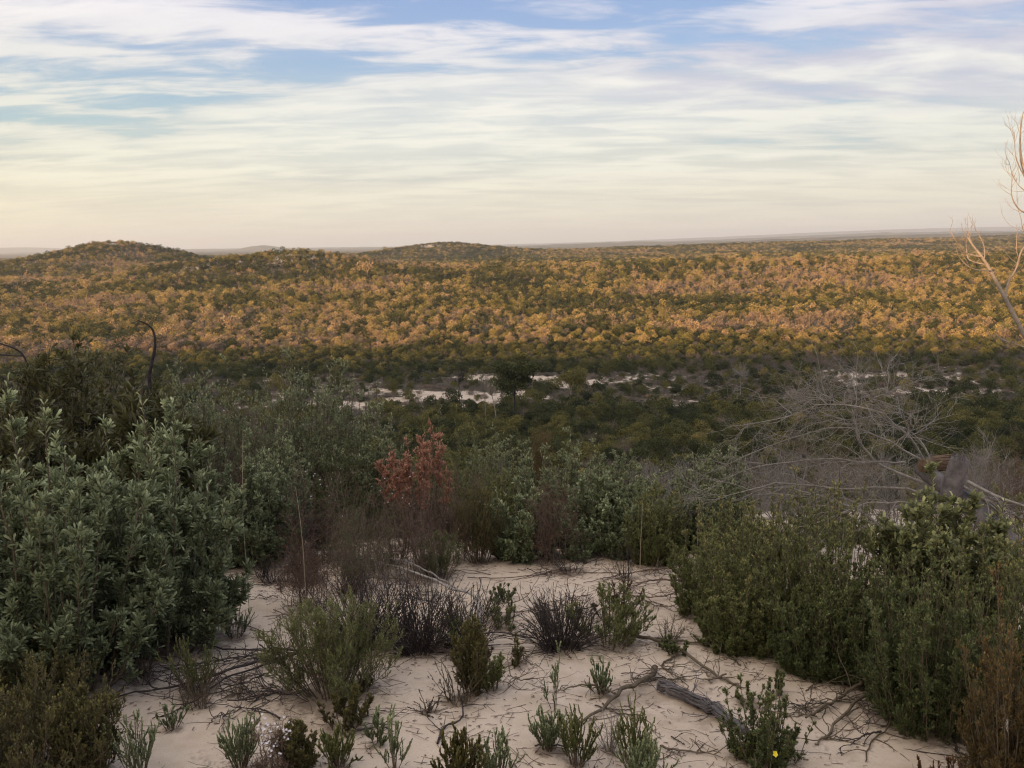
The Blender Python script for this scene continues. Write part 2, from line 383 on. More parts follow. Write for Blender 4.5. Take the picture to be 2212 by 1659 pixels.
# ------------------------------------------------------------------ ground
def make_ground():
    rr = np.concatenate([[0.05], 0.35 * np.exp(np.linspace(0, math.log(16000 / 0.35), 470))])
    front = np.linspace(-44, 44, 620); side = np.concatenate([np.linspace(44, 180, 60)[1:], np.linspace(-180, -44, 60)[1:-1]])
    an = np.radians(np.concatenate([front, side]))
    nr, na = len(rr), len(an)
    Rg, Ag = np.meshgrid(rr, an, indexing='ij')
    X = Rg * np.sin(Ag); Y = Rg * np.cos(Ag)
    v = np.stack([X, Y, Z(X, Y)], -1).reshape(-1, 3)
    i = np.arange(nr * na).reshape(nr, na)
    a = i[:-1]; b = i[1:]
    q = np.stack([a, np.roll(a, -1, 1), np.roll(b, -1, 1), b], -1).reshape(-1, 4)
    acc = Acc(); acc.add(v, q[:, ::-1], 0)
    m = bpy.data.materials.new('sand_and_litter'); m.use_nodes = True; nt = m.node_tree
    me = acc.mesh('ground', m, True)
    at = me.attributes.new('bare', 'FLOAT', 'POINT'); at.data.foreach_set('value', bare(X, Y).astype(np.float32).ravel())
    at = me.attributes.new('far', 'FLOAT', 'POINT'); at.data.foreach_set('value', sst(500, 1700, Rg).astype(np.float32).ravel())
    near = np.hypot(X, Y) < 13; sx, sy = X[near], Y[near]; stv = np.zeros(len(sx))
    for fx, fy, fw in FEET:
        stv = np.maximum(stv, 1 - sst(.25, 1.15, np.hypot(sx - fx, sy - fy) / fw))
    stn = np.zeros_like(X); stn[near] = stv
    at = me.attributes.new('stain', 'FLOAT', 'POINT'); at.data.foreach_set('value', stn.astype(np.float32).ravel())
    b = nt.nodes['Principled BSDF']
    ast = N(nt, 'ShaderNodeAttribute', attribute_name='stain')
    geo = N(nt, 'ShaderNodeNewGeometry')
    ab = N(nt, 'ShaderNodeAttribute', attribute_name='bare'); af = N(nt, 'ShaderNodeAttribute', attribute_name='far')
    def noise(s, d=5., r=.6):
        n = N(nt, 'ShaderNodeTexNoise', i_Scale=s, i_Detail=d, i_Roughness=r); lk(nt, geo.outputs['Position'], n.inputs['Vector']); return n.outputs[0]
    big = noise(.7); fine = noise(60., 3.); mid = noise(7.); spk = noise(220., 2., .5); patch = noise(.35, 6., .7)
    sand = ramp(nt, mixc(nt, .5, big, mid), [(.32, (.36, .285, .205)), (.5, (.48, .39, .305)), (.68, (.55, .455, .36))]).outputs[0]
    sand = mixc(nt, mth(nt, 'MULTIPLY', mapr(nt, spk, .60, .70), .35), sand, (.16, .12, .10))
    lit = mth(nt, 'MULTIPLY', mapr(nt, mid, .54, .66), mapr(nt, fine, .45, .62))
    sand = mixc(nt, mth(nt, 'MULTIPLY', lit, .55), sand, (.13, .095, .078))
    st = noise(1.7, 6., .72)
    sand = mixc(nt, mth(nt, 'MULTIPLY', mapr(nt, st, .54, .66), .5), sand, (.20, .145, .105))
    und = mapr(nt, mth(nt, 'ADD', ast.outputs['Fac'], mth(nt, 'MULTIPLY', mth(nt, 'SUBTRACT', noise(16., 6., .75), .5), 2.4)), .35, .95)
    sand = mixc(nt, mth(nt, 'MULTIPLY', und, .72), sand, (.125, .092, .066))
    litter = ramp(nt, mixc(nt, .5, mid, fine), [(.35, (.040, .033, .022)), (.5, (.070, .056, .038)), (.65, (.13, .105, .075))]).outputs[0]
    p2 = noise(1.4, 5., .7)
    pp = mth(nt, 'ADD', mth(nt, 'MULTIPLY', mth(nt, 'SUBTRACT', patch, .5), 1.2), mth(nt, 'MULTIPLY', mth(nt, 'SUBTRACT', p2, .5), 1.1))
    fac = mapr(nt, mth(nt, 'ADD', ab.outputs['Fac'], pp), .36, .54)
    c = mixc(nt, fac, litter, sand)
    fs = noise(.012, 8., .75)
    farc = ramp(nt, fs, [(.35, (.055, .050, .030)), (.5, (.11, .088, .050)), (.68, (.20, .145, .085))]).outputs[0]
    c = mixc(nt, af.outputs['Fac'], c, farc)
    lk(nt, c, b.inputs['Base Color']); b.inputs['Roughness'].default_value = .95; b.inputs['Specular IOR Level'].default_value = .1
    bp = N(nt, 'ShaderNodeBump'); bp.inputs['Strength'].default_value = .5; bp.inputs['Distance'].default_value = .012
    hgt = mth(nt, 'ADD', mth(nt, 'MULTIPLY', mid, 1.6), mth(nt, 'MULTIPLY', fine, .35))
    lk(nt, hgt, bp.inputs['Height']); lk(nt, bp.outputs[0], b.inputs['Normal'])
    o = bpy.data.objects.new('ground', me); COL.objects.link(o); tag(o, 'pale sandy ridge falling to a wide scrub covered valley', 'ground', kind='structure')

# ------------------------------------------------------------------ plant builders (all at the origin, z up)
def shrub_mesh(seed, h, w, n0=30, k1=10, k2=4, l1=.2, l2=.09, lv=(14, 14), leaf=('obovate', .036, .013), ang=.9, mat='sage', wood='w_brown',
               r0=.006, spread=.12, tip=.5, dome=.45, wob=.05, trop=.12, depth=1.0, low=.15, out=.55, hk=.35, base=0.0, t0=.25, lead=0.0, hv=(.78, .27)):
    """a shrub whose stems fan from the base into a dome h high and w wide"""
    rng = np.random.default_rng(seed); wd = Acc(); lf = Acc()
    a = rng.random(n0) * 2 * np.pi; rad = np.sqrt(rng.random(n0))
    H = h * (1 - dome * rad ** 2) * (hv[0] + hv[1] * rng.random(n0)); H = np.where(rng.random(n0) < low, H * .45, H)
    H = H * h / np.max(H); H = np.where(rng.random(n0) < lead, np.minimum(H * 1.22, h * 1.08), H)
    tx = np.cos(a) * rad * w / 2 * .9; ty = np.sin(a) * rad * w / 2 * depth * .9
    T = np.stack([tx, ty, H], -1)
    B = np.stack([np.cos(a) * rad * w * spread, np.sin(a) * rad * w * spread * depth, np.full(n0, -.03)], -1)
    C = np.stack([B[:, 0] + (tx - B[:, 0]) * out, B[:, 1] + (ty - B[:, 1]) * out, H * hk], -1)
    s = np.linspace(0, 1, 9)[None, :, None]
    st = B[:, None] * (1 - s) ** 2 + 2 * C[:, None] * s * (1 - s) + T[:, None] * s ** 2
    wobv = np.cumsum(rng.normal(size=st.shape) * wob * .35, 1) * h * .35; wobv[:, 0] = 0; st = st + wobv
    tubes(wd, st, r0 * (.7 + .6 * rng.random(n0)), r0 * .3, 5, rng.random(n0))
    s1, t1 = kids(rng, st, k1, t0, .98, .75, l1 * h, 5, .14, trop)
    tubes(wd, s1, r0 * .38, r0 * .16, 3, rng.random(len(s1)))
    s1 = s1[s1[:, -1, 2] > .01]
    lists = [(st, lv[0] * 2, .55), (s1, lv[0], .12)]
    if k2:
        s2, t2 = kids(rng, s1, k2, .15, .98, .7, l2 * h, 3, .14, trop)
        s2 = s2[s2[:, -1, 2] > .01]
        tubes(wd, s2, r0 * .2, r0 * .1, 3, rng.random(len(s2)))
        lists.append((s2, lv[1], .1))
    if leaf:
        for p, k, ts in lists:
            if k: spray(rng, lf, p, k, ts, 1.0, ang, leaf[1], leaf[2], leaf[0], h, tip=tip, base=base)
    return (lf.mesh('foliage', M[mat]) if leaf else None), wd.mesh('stem', M[wood], True)

def petals(acc, P, r, rng, n=5):
    for p in P:
        up = nrm(np.array([0, -.5, .8]) + rng.normal(size=3) * .3)
        u = nrm(np.cross(up, [1, 0, .1])); w = np.cross(up, u)
        a = np.arange(n) / n * 2 * np.pi + rng.random()
        D = np.cos(a)[:, None] * u + np.sin(a)[:, None] * w + up * .25
        leaves(acc, np.repeat(p[None], n, 0), D, np.repeat(up[None], n, 0), r, r * .85, 'oval', rng.random(n))

def plant(name, label, cat, loc, seed, h, w, group=None, rz=None, flowers=None, **kw):
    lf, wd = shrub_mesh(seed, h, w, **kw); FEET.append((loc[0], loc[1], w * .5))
    e = empty(name, loc, 0 if rz is None else rz); tag(e, label, cat, group)
    child('stem', wd, e)
    if lf: child('foliage', lf, e)
    if flowers:
        rng = np.random.default_rng(seed + 5); acc = Acc(); n, r, mt = flowers
        a = rng.random(n) * 6.28; q = np.sqrt(rng.random(n)) * w * .45
        P = np.stack([np.cos(a) * q, np.sin(a) * q, h * (.55 + .45 * rng.random(n))], -1)
        for p_ in P:
            acc = Acc(); petals(acc, [p_], r, rng); child('flower', acc.mesh('flower', M[mt]), e)
    return e

SP = {  # species settings
 'broadsage': dict(low=.35, spread=.22, t0=.2, lead=.14, hv=(.55, .5), n0=86, k1=11, k2=2, l1=.085, l2=.045, lv=(19, 11), leaf=('obovate', .038, .0100), mat='sage', r0=.007, dome=.42, trop=.16),
 'sage': dict(low=.3, lead=.14, hv=(.62, .43), spread=.2, t0=.12, n0=76, k1=13, k2=3, l1=.105, l2=.055, lv=(11, 8), leaf=('oval', .024, .007), mat='sage_blue', r0=.006, trop=.2),
 'broad': dict(n0=26, k1=9, k2=3, l1=.20, l2=.09, lv=(13, 11), leaf=('obovate', .036, .017), mat='broad', r0=.006, trop=.25, dome=.3),
 'lance': dict(n0=26, k1=9, k2=3, l1=.2, l2=.10, lv=(9, 8), leaf=('lance', .065, .017), mat='lance', r0=.008, trop=.12, tip=.25),
 'heath': dict(low=.45,lead=.15, tip=.8, hv=(.55, .5), n0=130, k1=15, k2=3, l1=.085, l2=.042, lv=(12, 10), leaf=('needle', .0135, .0042), ang=.75, mat='heath', wood='w_brown', r0=.003, trop=.25, dome=.4, spread=.26, out=.4, t0=.06),
 'heath_s': dict(n0=26, k1=13, k2=4, l1=.24, l2=.10, lv=(12, 12), leaf=('needle', .011, .0040), ang=.7, mat='olive', wood='w_brown', r0=.0028, trop=.3, dome=.35),
 'sprig': dict(n0=17, k1=4, k2=0, l1=.38, lv=(75, 0), leaf=('needle', .0085, .0036), ang=.55, mat='sage', wood='w_brown', r0=.0022, trop=.35, dome=.35, spread=.06, t0=.3, out=.4),
 'twiggy': dict(low=.4, n0=26, k1=9, k2=4, l1=.34, l2=.17, lv=(2, 2), leaf=('needle', .010, .0022), mat='plum', wood='w_plum', r0=.0026, trop=.02, wob=.16, dome=.3, spread=.3, out=.45),
 'dead': dict(n0=20, k1=9, k2=6, l1=.33, l2=.18, leaf=None, wood='w_grey', r0=.005, trop=.05, wob=.1, dome=.35),
}
def at_base(px, py): return G(px, py)
def behind(px, ytop, dist):
    """a plant whose foot is hidden: its foot's ground point and the height that brings its top to ytop"""
    p = W(px, ytop, dist); z = float(Z(p[0], p[1])); return np.array([p[0], p[1], z]), p[2] - z
def wpx(n, dist): return n * dist / FPX
SEED = [100]; FEET = []
def P_base(name, label, cat, sp, px, py, ytop, wide, group=None, **kw):
    g = at_base(px, py); d = math.hypot(g[0], g[1]); h = W(px, ytop, d)[2] - g[2]
    k = dict(SP[sp]); k.update(kw); SEED[0] += 1
    return plant(name, label, cat, g, SEED[0], max(h, .05), wpx(wide, d) / .93, group=group, **k)
def P_far(name, label, cat, sp, px, ytop, dist, wide, group=None, **kw):
    g, h = behind(px, ytop, dist)
    k = dict(SP[sp]); k.update(kw); SEED[0] += 1
    return plant(name, label, cat, g, SEED[0], h, wpx(wide, dist) / .93, group=group, **k)

# ------------------------------------------------------------------ left foreground
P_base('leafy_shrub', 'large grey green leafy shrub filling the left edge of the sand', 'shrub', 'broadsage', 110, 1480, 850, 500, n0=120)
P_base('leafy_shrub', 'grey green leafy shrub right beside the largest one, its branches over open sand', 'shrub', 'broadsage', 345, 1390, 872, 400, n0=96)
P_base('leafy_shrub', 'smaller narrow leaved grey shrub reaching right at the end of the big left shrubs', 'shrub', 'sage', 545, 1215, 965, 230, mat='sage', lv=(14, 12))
P_base('heath_bush', 'brown and olive wiry heath bush in the bottom left corner', 'shrub', 'heath_s', 40, 1700, 1430, 430, n0=80, lv=(10, 10), hv=(.55, .5))
P_base('heath_bush', 'brown green heath clump at the bottom edge right of the corner bush', 'shrub', 'heath_s', 200, 1690, 1500, 190, n0=44, lv=(13, 13), mat='olive')
P_base('heath_bush', 'low yellowish heath tuft under the big left shrub', 'shrub', 'heath_s', 60, 1560, 1380, 260, n0=50)
P_base('heath_sprig', 'pale green sprig of narrow stems at the bottom edge beside the brown heath', 'plant', 'sprig', 300, 1690, 1545, 110)
P_base('heath_sprig', 'tiny sprig standing alone on sand above the bottom left heath', 'plant', 'sprig', 370, 1575, 1530, 80, n0=9)
P_base('heath_sprig', 'dark green upright sprig with thick leafy stems left of the long dead sticks', 'plant', 'sprig', 425, 1505, 1375, 130, mat='heath')
P_base('heath_sprig', 'blue green sprig on bare sand under the tip of the left shrub', 'plant', 'sprig', 508, 1380, 1300, 90, mat='sage_blue')
P_far('lance_shrub', 'dark bush with long leathery leaves at the far left skyline', 'shrub', 'lance', 120, 752, 6.6, 330, n0=46)
P_far('lance_shrub', 'dark bush with large pale edged leaves behind the big left shrub', 'shrub', 'lance', 300, 835, 5.8, 240, leaf=('lance', .085, .022))
P_far('lance_shrub', 'dark rusty leaved bush low at the left edge behind the grey shrub', 'shrub', 'lance', -20, 880, 5.6, 260)
P_far('sage_shrub', 'grey green shrub between the burnt curved stick and the tall sage shrub', 'shrub', 'sage', 410, 790, 7.8, 270, n0=90)
P_far('sage_shrub', 'tall pointed grey green shrub left of the valley sand patch', 'shrub', 'sage', 650, 745, 7.6, 300, n0=110, dome=.5, low=.35)
P_far('sage_shrub', 'grey shrub leaning on the right side of the tall pointed one', 'shrub', 'sage', 780, 855, 7.2, 220, n0=90)
P_far('russet_bush', 'rusty brown fine twigged bush in front of the tall sage shrub', 'shrub', 'twiggy', 500, 870, 6.6, 210, lv=(10, 8), mat='russet')
P_far('heath_bush', 'dull green wispy shrub right of the grey shrubs above the salmon bush', 'shrub', 'heath', 985, 872, 8.2, 260, leaf=('needle', .018, .004), n0=50)
P_far('salmon_bush', 'salmon red dead bush standing out among the brown heath', 'shrub', 'sage', 888, 938, 6.3, 165, mat='salmon', n0=26, lv=(12, 9), dome=.15, low=0, k1=10, out=.85, t0=.62)
for i, (px, yt, d, wd, lab) in enumerate([
        (690, 985, 5.7, 170, 'plum brown twiggy bush right of the narrow leaved grey shrub'),
        (800, 1000, 5.5, 200, 'plum brown twiggy bush below and left of the salmon bush'),
        (960, 985, 5.6, 190, 'plum brown twiggy bush right of the salmon bush'),
        (880, 1045, 5.2, 190, 'reddish twiggy bush directly below the salmon bush at the sand edge'),
        (760, 1060, 4.9, 130, 'low plum twiggy bush at the left end of the sand edge'),
        (650, 1090, 4.6, 110, 'dark twiggy tuft at the foot of the narrow leaved grey shrub')]):
    P_far('twiggy_bush', lab, 'shrub', 'twiggy', px, yt + 22, d, wd * 1.15, n0=26, mat=('plum', 'russet', 'heath_dark')[(i * 2) % 3 if i != 3 else 0], lv=(8, 7), flowers=(12, .0045, 'white') if i in (0, 1) else None)

# ------------------------------------------------------------------ centre
P_base('leafy_shrub', 'leafy grey green shrub at the middle of the sand edge', 'shrub', 'broadsage', 1120, 1205, 1040, 210, n0=56, leaf=('obovate', .030, .010))
P_base('heath_bush', 'olive needle bush against the left side of the middle leafy shrub', 'shrub', 'heath_s', 1035, 1215, 1045, 110, n0=34)
P_base('leafy_shrub', 'pale leafy shrub right of the middle one at the sand edge', 'shrub', 'broadsage', 1340, 1200, 1078, 160, n0=46, leaf=('obovate', .028, .010))
P_base('leafy_shrub', 'low green shrub between the two leafy shrubs of the sand edge', 'shrub', 'sage', 1235, 1205, 1110, 130, n0=26, mat='sage')
P_far('sage_shrub', 'wide grey green shrub behind the middle leafy shrub', 'shrub', 'sage', 1215, 945, 6.6, 250)
P_far('sage_shrub', 'rounded grey green shrub left of the dead branches', 'shrub', 'sage', 1440, 1000, 6.0, 230)
P_far('sage_shrub', 'small pale shrub poking through the dead branches', 'shrub', 'sage', 1560, 962, 7.0, 130)
P_far('orange_bush', 'tiny orange bush above the wide grey green shrub', 'shrub', 'heath_s', 1168, 925, 8.2, 40, mat='orange')
P_far('twiggy_bush', 'russet twiggy bush behind the gap between the sand edge shrubs', 'shrub', 'twiggy', 1190, 1045, 5.4, 120, lv=(8, 6), mat='russet', n0=30)
P_base('heath_bush', 'small dark bush alone on the sand left of the middle shrubs', 'shrub', 'heath_s', 948, 1252, 1150, 120, mat='heath_dark', lv=(6, 6))
P_base('heath_bush', 'large olive heath bush in the middle of the open sand', 'shrub', 'heath_s', 720, 1500, 1290, 330, n0=60, mat='heath', dome=.45, leaf=('needle', .010, .003))
P_base('heath_bush', 'upright olive heath sprig right of the large olive heath bush', 'shrub', 'heath_s', 1025, 1500, 1345, 95, n0=22)
P_base('heath_bush', 'flat grey green spray at the right foot of the upright olive sprig', 'shrub', 'heath_s', 1065, 1490, 1415, 90, n0=12, mat='heath')
P_base('heath_bush', 'spreading olive heath bush with leafy tips beside the dark sedge tuft', 'shrub', 'heath_s', 1315, 1395, 1270, 210, n0=26, k2=3, mat='heath')

def sedge(label, px, py, ytop, wide, seed, n=110, mat='w_dark', lean=0.0, nodes=True):
    g = at_base(px, py); d = math.hypot(g[0], g[1]); h = W(px, ytop, d)[2] - g[2]; w = wpx(wide, d)
    rng = np.random.default_rng(seed); acc = Acc()
    a = rng.random(n) * 2 * np.pi; q = np.sqrt(rng.random(n))
    B = np.stack([np.cos(a) * q * w * .22, np.sin(a) * q * w * .16, np.full(n, -.02)], -1)
    D = np.stack([np.cos(a) * q * .55 + lean, np.sin(a) * q * .55, np.ones(n)], -1)
    L = h * (.6 + .55 * rng.random(n))
    p = grow(rng, B, D + rng.normal(size=D.shape) * [.18, .18, .1], L, 8, .13, -.05)
    tubes(acc, p, .0019, .0010, 4, rng.random(n))
    k = max(6, n // 5)
    B2 = B[:k]; D2 = np.stack([np.cos(a[:k]), np.sin(a[:k]) * .6, .7 + 0 * a[:k]], -1)
    p2 = grow(rng, B2, D2, w * (.5 + .5 * rng.random(k)), 9, .07, -.17)
    p2[:, :, 2] = np.maximum(p2[:, :, 2], .004)
    tubes(acc, p2, .0018, .0009, 4, rng.random(k))
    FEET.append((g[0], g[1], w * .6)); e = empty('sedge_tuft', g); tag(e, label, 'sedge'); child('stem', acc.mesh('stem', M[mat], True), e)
    if nodes:
        nd = Acc(); spray(rng, nd, p, 13, .25, 1., .5, .012, .0046, 'needle', h, tip=.2)
        child('seed_heads', nd.mesh('seed_heads', M['w_dark']), e)
    return e
sedge('dark sedge clump left half of the wide mass at the middle of the sand', 790, 1395, 1235, 190, 31, n=210)
sedge('dark sedge clump in front of the long pale bent branch', 905, 1410, 1225, 150, 32, n=170)
sedge('black sedge clump at the bent end of the long pale branch', 1010, 1400, 1255, 110, 33, n=120)
sedge('dense bluish sedge tuft on the open sand right of centre', 1212, 1405, 1275, 150, 34, n=190, mat='w_dark')
sedge('sparse upright dark sedge left of the long pale branch', 748, 1285, 1212, 60, 35, n=34)
sedge('sparse brown sedge sprawling below the upright olive sprig', 990, 1520, 1425, 110, 36, n=26, mat='w_brown')
sedge('tiny dark sedge at the lower end of the twigs below the olive sprig', 925, 1545, 1490, 70, 37, n=18, mat='w_brown')
sedge('short grey sedge at the top of the sand by the grey shrub', 590, 1260, 1215, 80, 38, n=30)
sedge('short grey sedge under the dark twiggy tuft', 660, 1230, 1160, 70, 39, n=60)
sedge('thin dark blades at the bottom edge left of the small dry seedlings', 2110, 1700, 1620, 60, 40, n=12)

# front row
P_base('heath_sprig', 'first green sprig from the left in the row along the bottom sand', 'plant', 'sprig', 522, 1665, 1550, 95, n0=26)
P_base('flowering_sprig', 'wiry sprig dotted with tiny white flowers between two green sprigs', 'plant', 'twiggy', 592, 1690, 1560, 100, n0=14, lv=(6, 5), flowers=(46, .0045, 'white'))
P_base('heath_bush', 'small olive bush behind the white flowering sprig', 'shrub', 'heath_s', 640, 1665, 1560, 100, n0=20)
P_base('heath_sprig', 'dense short green sprig right of the small olive bush', 'plant', 'sprig', 732, 1660, 1575, 95, n0=30, mat='heath')
P_base('heath_bush', 'wiry olive bush sprawling behind the dense short sprig', 'shrub', 'heath_s', 745, 1575, 1490, 150, n0=14, k2=3)
P_base('heath_sprig', 'forked grey green seedling with two leafy arms on bare sand', 'plant', 'sprig', 815, 1610, 1535, 70, n0=5, lv=(60, 0), leaf=('needle', .014, .005))
P_base('heath_sprig', 'thin leaning grey green sprig right of the forked seedling', 'plant', 'sprig', 852, 1670, 1550, 80, n0=8, mat='sage')
P_base('heath_sprig', 'olive sprig with stubby tips at the bottom centre', 'plant', 'sprig', 985, 1720, 1580, 130, n0=24, mat='olive', leaf=('needle', .012, .0045))
P_base('heath_sprig', 'grey green sprig right of the stubby olive one at the bottom centre', 'plant', 'sprig', 1075, 1700, 1585, 110, n0=22)
P_base('heath_sprig', 'tall two stemmed sprig standing on bare sand above the front row', 'plant', 'sprig', 1198, 1535, 1412, 60, n0=5, k1=3)
P_base('heath_sprig', 'bushy green sprig below the tall two stemmed one', 'plant', 'sprig', 1185, 1620, 1530, 110, n0=26)
P_base('heath_sprig', 'green sprig right of the bushy one with a dark stick under it', 'plant', 'sprig', 1245, 1655, 1540, 100, n0=24, mat='heath')
P_base('heath_sprig', 'loose brown green sprig behind the bare grey seedling', 'plant', 'sprig', 1300, 1500, 1425, 80, n0=16, mat='sage')
P_base('bare_seedling', 'small bare grey seedling branching from a single stem', 'plant', 'dead', 1318, 1625, 1530, 90, n0=12, k1=5, k2=3, r0=.0025, spread=.02, out=.3, hk=.3)
P_base('heath_sprig', 'tall olive sprig right of the bare grey seedling', 'plant', 'sprig', 1370, 1680, 1525, 100, n0=24, mat='heath')
P_base('heath_sprig', 'leafy green sprig cut by the bottom edge right of centre', 'plant', 'sprig', 1395, 1730, 1590, 130, n0=26)
fb = P_base('heath_bush', 'dark green bush bearing one yellow flower near the bottom edge', 'shrub', 'heath', 1650, 1645, 1462, 210, n0=50, mat='heath_dark', leaf=('needle', .010, .0032), dome=.5, trop=.2)
_f = Acc(); _rng = np.random.default_rng(3)
_fp = W(1674, 1629, math.hypot(fb.location.x, fb.location.y) - .14) - np.array(fb.location)
petals(_f, [_fp], .011, _rng, 5); child('yellow_flower', _f.mesh('yellow_flower', M['yellow']), fb)
for i, px in enumerate((1985, 2015, 2060)):
    P_base('dry_seedling', ['brown dry seedling, left one of three at the bottom right edge', 'brown dry seedling, middle one of three at the bottom right edge', 'brown dry seedling, tallest of three at the bottom right edge'][i],
           'plant', 'sprig', px, 1690, 1640 - 12 * (i == 2), 28, n0=4, mat='russet', lv=(30, 0))

# ------------------------------------------------------------------ right foreground
P_base('heath_bush', 'large fine leaved green bush left part of the right hand thicket', 'shrub', 'heath', 1640, 1380, 1090, 330, n0=170, hk=.3)
P_base('heath_bush', 'tall fine leaved bush in the middle of the right hand thicket', 'shrub', 'heath', 1800, 1400, 1050, 300, n0=150, mat='heath')
P_base('leafy_shrub', 'shrub with large pale green rounded leaves in front of the grey stump', 'shrub', 'broad', 2030, 1420, 1088, 280, lead=.12, n0=44, leaf=('obovate', .034, .017))
P_base('heath_bush', 'dark dense bush at the lower right of the thicket beside the orange broom', 'shrub', 'heath', 2010, 1560, 1200, 300, n0=140, mat='heath_dark')
P_base('heath_bush', 'low green bush at the sand side foot of the right hand thicket', 'shrub', 'heath', 1520, 1330, 1140, 170, n0=50)
P_base('orange_broom', 'orange brown broom like bush in the bottom right corner', 'shrub', 'heath', 2225, 1730, 1262, 300, n0=130, mat='orange', trop=.4, leaf=('needle', .013, .0028))
P_far('heath_bush', 'wispy green bush between the dead branches and the thicket', 'shrub', 'heath', 1690, 1035, 5.6, 260, n0=60, leaf=('needle', .014, .003))
P_far('heath_bush', 'green bush at the right edge behind the fallen trunk', 'shrub', 'heath', 2200, 1060, 5.2, 150, n0=50)
P_far('twiggy_bush', 'rust brown dry bush at the right edge behind the dead tree', 'shrub', 'twiggy', 2225, 955, 6.0, 130, n0=40, mat='russet', lv=(9, 8))

for _px, _py, _yt, _w, _mt, _lab in [
        (720, 1150, 1010, 170, 'umber', 'dark brown fine bush at the left end of the brown heath'),
        (845, 1150, 1000, 190, 'umber', 'dark brown fine bush in front of the salmon bush'),
        (935, 1150, 1000, 180, 'plum', 'red brown fine bush below right of the salmon bush'),
        (980, 1165, 1060, 130, 'umber', 'dark brown bush against the left side of the olive needle bush'),
        (780, 1165, 1080, 120, 'heath_dark', 'small dark green bush low in the brown heath'),
        (690, 1185, 1060, 100, 'umber', 'small brown bush beside the dark twiggy tuft'),
        (895, 1158, 1030, 130, 'umber', 'small red brown bush at the sand edge below the salmon bush')]:
    P_base('brown_bush', _lab, 'shrub', 'heath', _px, _py, _yt, _w, mat=_mt, n0=46, leaf=('needle', .012, .003), wood='w_plum', trop=.1, wob=.1)
P_base('heath_bush', 'dense green bush at the back left of the right hand thicket', 'shrub', 'heath', 1560, 1275, 1085, 260)
P_base('heath_bush', 'dark bush filling the middle of the thicket under the pale leaved shrub', 'shrub', 'heath', 1890, 1470, 1170, 300, mat='heath_dark')
P_base('heath_bush', 'dark green bush right of the pale leaved shrub behind the orange broom', 'shrub', 'heath', 2170, 1500, 1120, 240)
P_base('heath_bush', 'low olive bush on the left front rim of the thicket', 'shrub', 'heath', 1590, 1400, 1230, 200)
P_base('heath_bush', 'low dark bush at the front rim of the thicket above the forked dead branch', 'shrub', 'heath', 1760, 1450, 1260, 220, mat='heath_dark')
for _px, _yt, _d, _w, _sp, _mt, _lab in [
        (1080, 935, 9.5, 200, 'sage', 'sage_blue', 'grey green shrub on the slope right of the wispy dull green one'),
        (1330, 975, 9.0, 180, 'sage', 'sage_blue', 'grey green shrub on the slope behind the wide grey one, right side'),
        (1290, 1000, 5.9, 140, 'sage', 'sage', 'green shrub filling the hollow right of the wide grey green shrub'),
        (1420, 1050, 5.4, 170, 'heath', 'heath', 'dull green bush behind the pale leafy shrub'),
        (1550, 1040, 5.8, 150, 'sage', 'sage_blue', 'grey shrub under the left ends of the dead branches'),
        (1640, 1090, 5.0, 140, 'heath', 'heath', 'green bush rising at the back of the thicket below the dead branches'),
        (1800, 1040, 6.6, 240, 'heath', 'heath', 'green bush seen through the fallen tree fan'),
        (1090, 1000, 6.4, 130, 'heath', 'heath', 'green bush right of the plum twiggy bushes'),
        (740, 930, 7.0, 170, 'heath', 'heath_dark', 'dark green bush at the foot of the tall pointed shrub'),
        (590, 940, 6.2, 150, 'sage', 'sage_blue', 'shaded grey shrub in front of the tall pointed shrub'),
        (220, 790, 7.4, 240, 'lance', 'lance', 'dark leathery bush between the skyline bush and the burnt curved stick'),
        (20, 810, 6.8, 240, 'lance', 'lance', 'dark leathery bush at the foot of the forked burnt stick'),
        (480, 830, 8.4, 220, 'sage', 'sage_blue', 'faint grey shrub behind the rusty brown bush')]:
    P_far('slope_shrub', _lab, 'shrub', _sp, _px, _yt, _d, _w, mat=_mt)
for _px, _yt, _d, _w, _lab in [(1950, 960, 7.5, 200, 'grey twiggy bush behind the split orange log'), (2110, 950, 7.0, 200, 'grey twiggy bush right of the grey broken limb'),
        (1700, 960, 8.5, 240, 'grey twiggy bush behind the arching dead branches'), (1380, 990, 10.0, 200, 'grey twiggy bush on the slope behind the rounded grey green shrub'), (1520, 990, 10.5, 200, 'grey twiggy bush left of the dead branches on the slope')]:
    P_far('twiggy_bush', _lab, 'shrub', 'dead', _px, _yt, _d, _w, n0=34, wood='w_grey')

# ------------------------------------------------------------------ dead wood
def spline(P, m):
    P = np.array(P, float); n = len(P); t = np.linspace(0, n - 1, m); k = np.minimum(t.astype(int), n - 2); f = (t - k)[:, None]
    P0 = P[np.maximum(k - 1, 0)]; P1 = P[k]; P2 = P[k + 1]; P3 = P[np.minimum(k + 2, n - 1)]
    return .5 * (2 * P1 + (P2 - P0) * f + (2 * P0 - 5 * P1 + 4 * P2 - P3) * f ** 2 + (3 * P1 - P0 - 3 * P2 + P3) * f ** 3)
def limb_px(pts, dist, rng, m=18, dj=.25):
    """limb through picture points, wandering in depth around a distance"""
    dd = dist + np.cumsum(rng.normal(size=len(pts))) * dj
    return spline([W(x, y, d) for (x, y), d in zip(pts, dd)], m)
def rooted(acc, path, r0, r1, sides=7, val=.5):
    tubes(acc, path[None], r0, r1, sides, np.array([val]))
    if r1 > .006:        # close the broken end
        d = nrm(path[-1] - path[-2]); tubes(acc, np.stack([path[-1], path[-1] + d * r1 * .25, path[-1] + d * r1 * .3])[None], r1, r1 * .02, sides, np.array([val]))
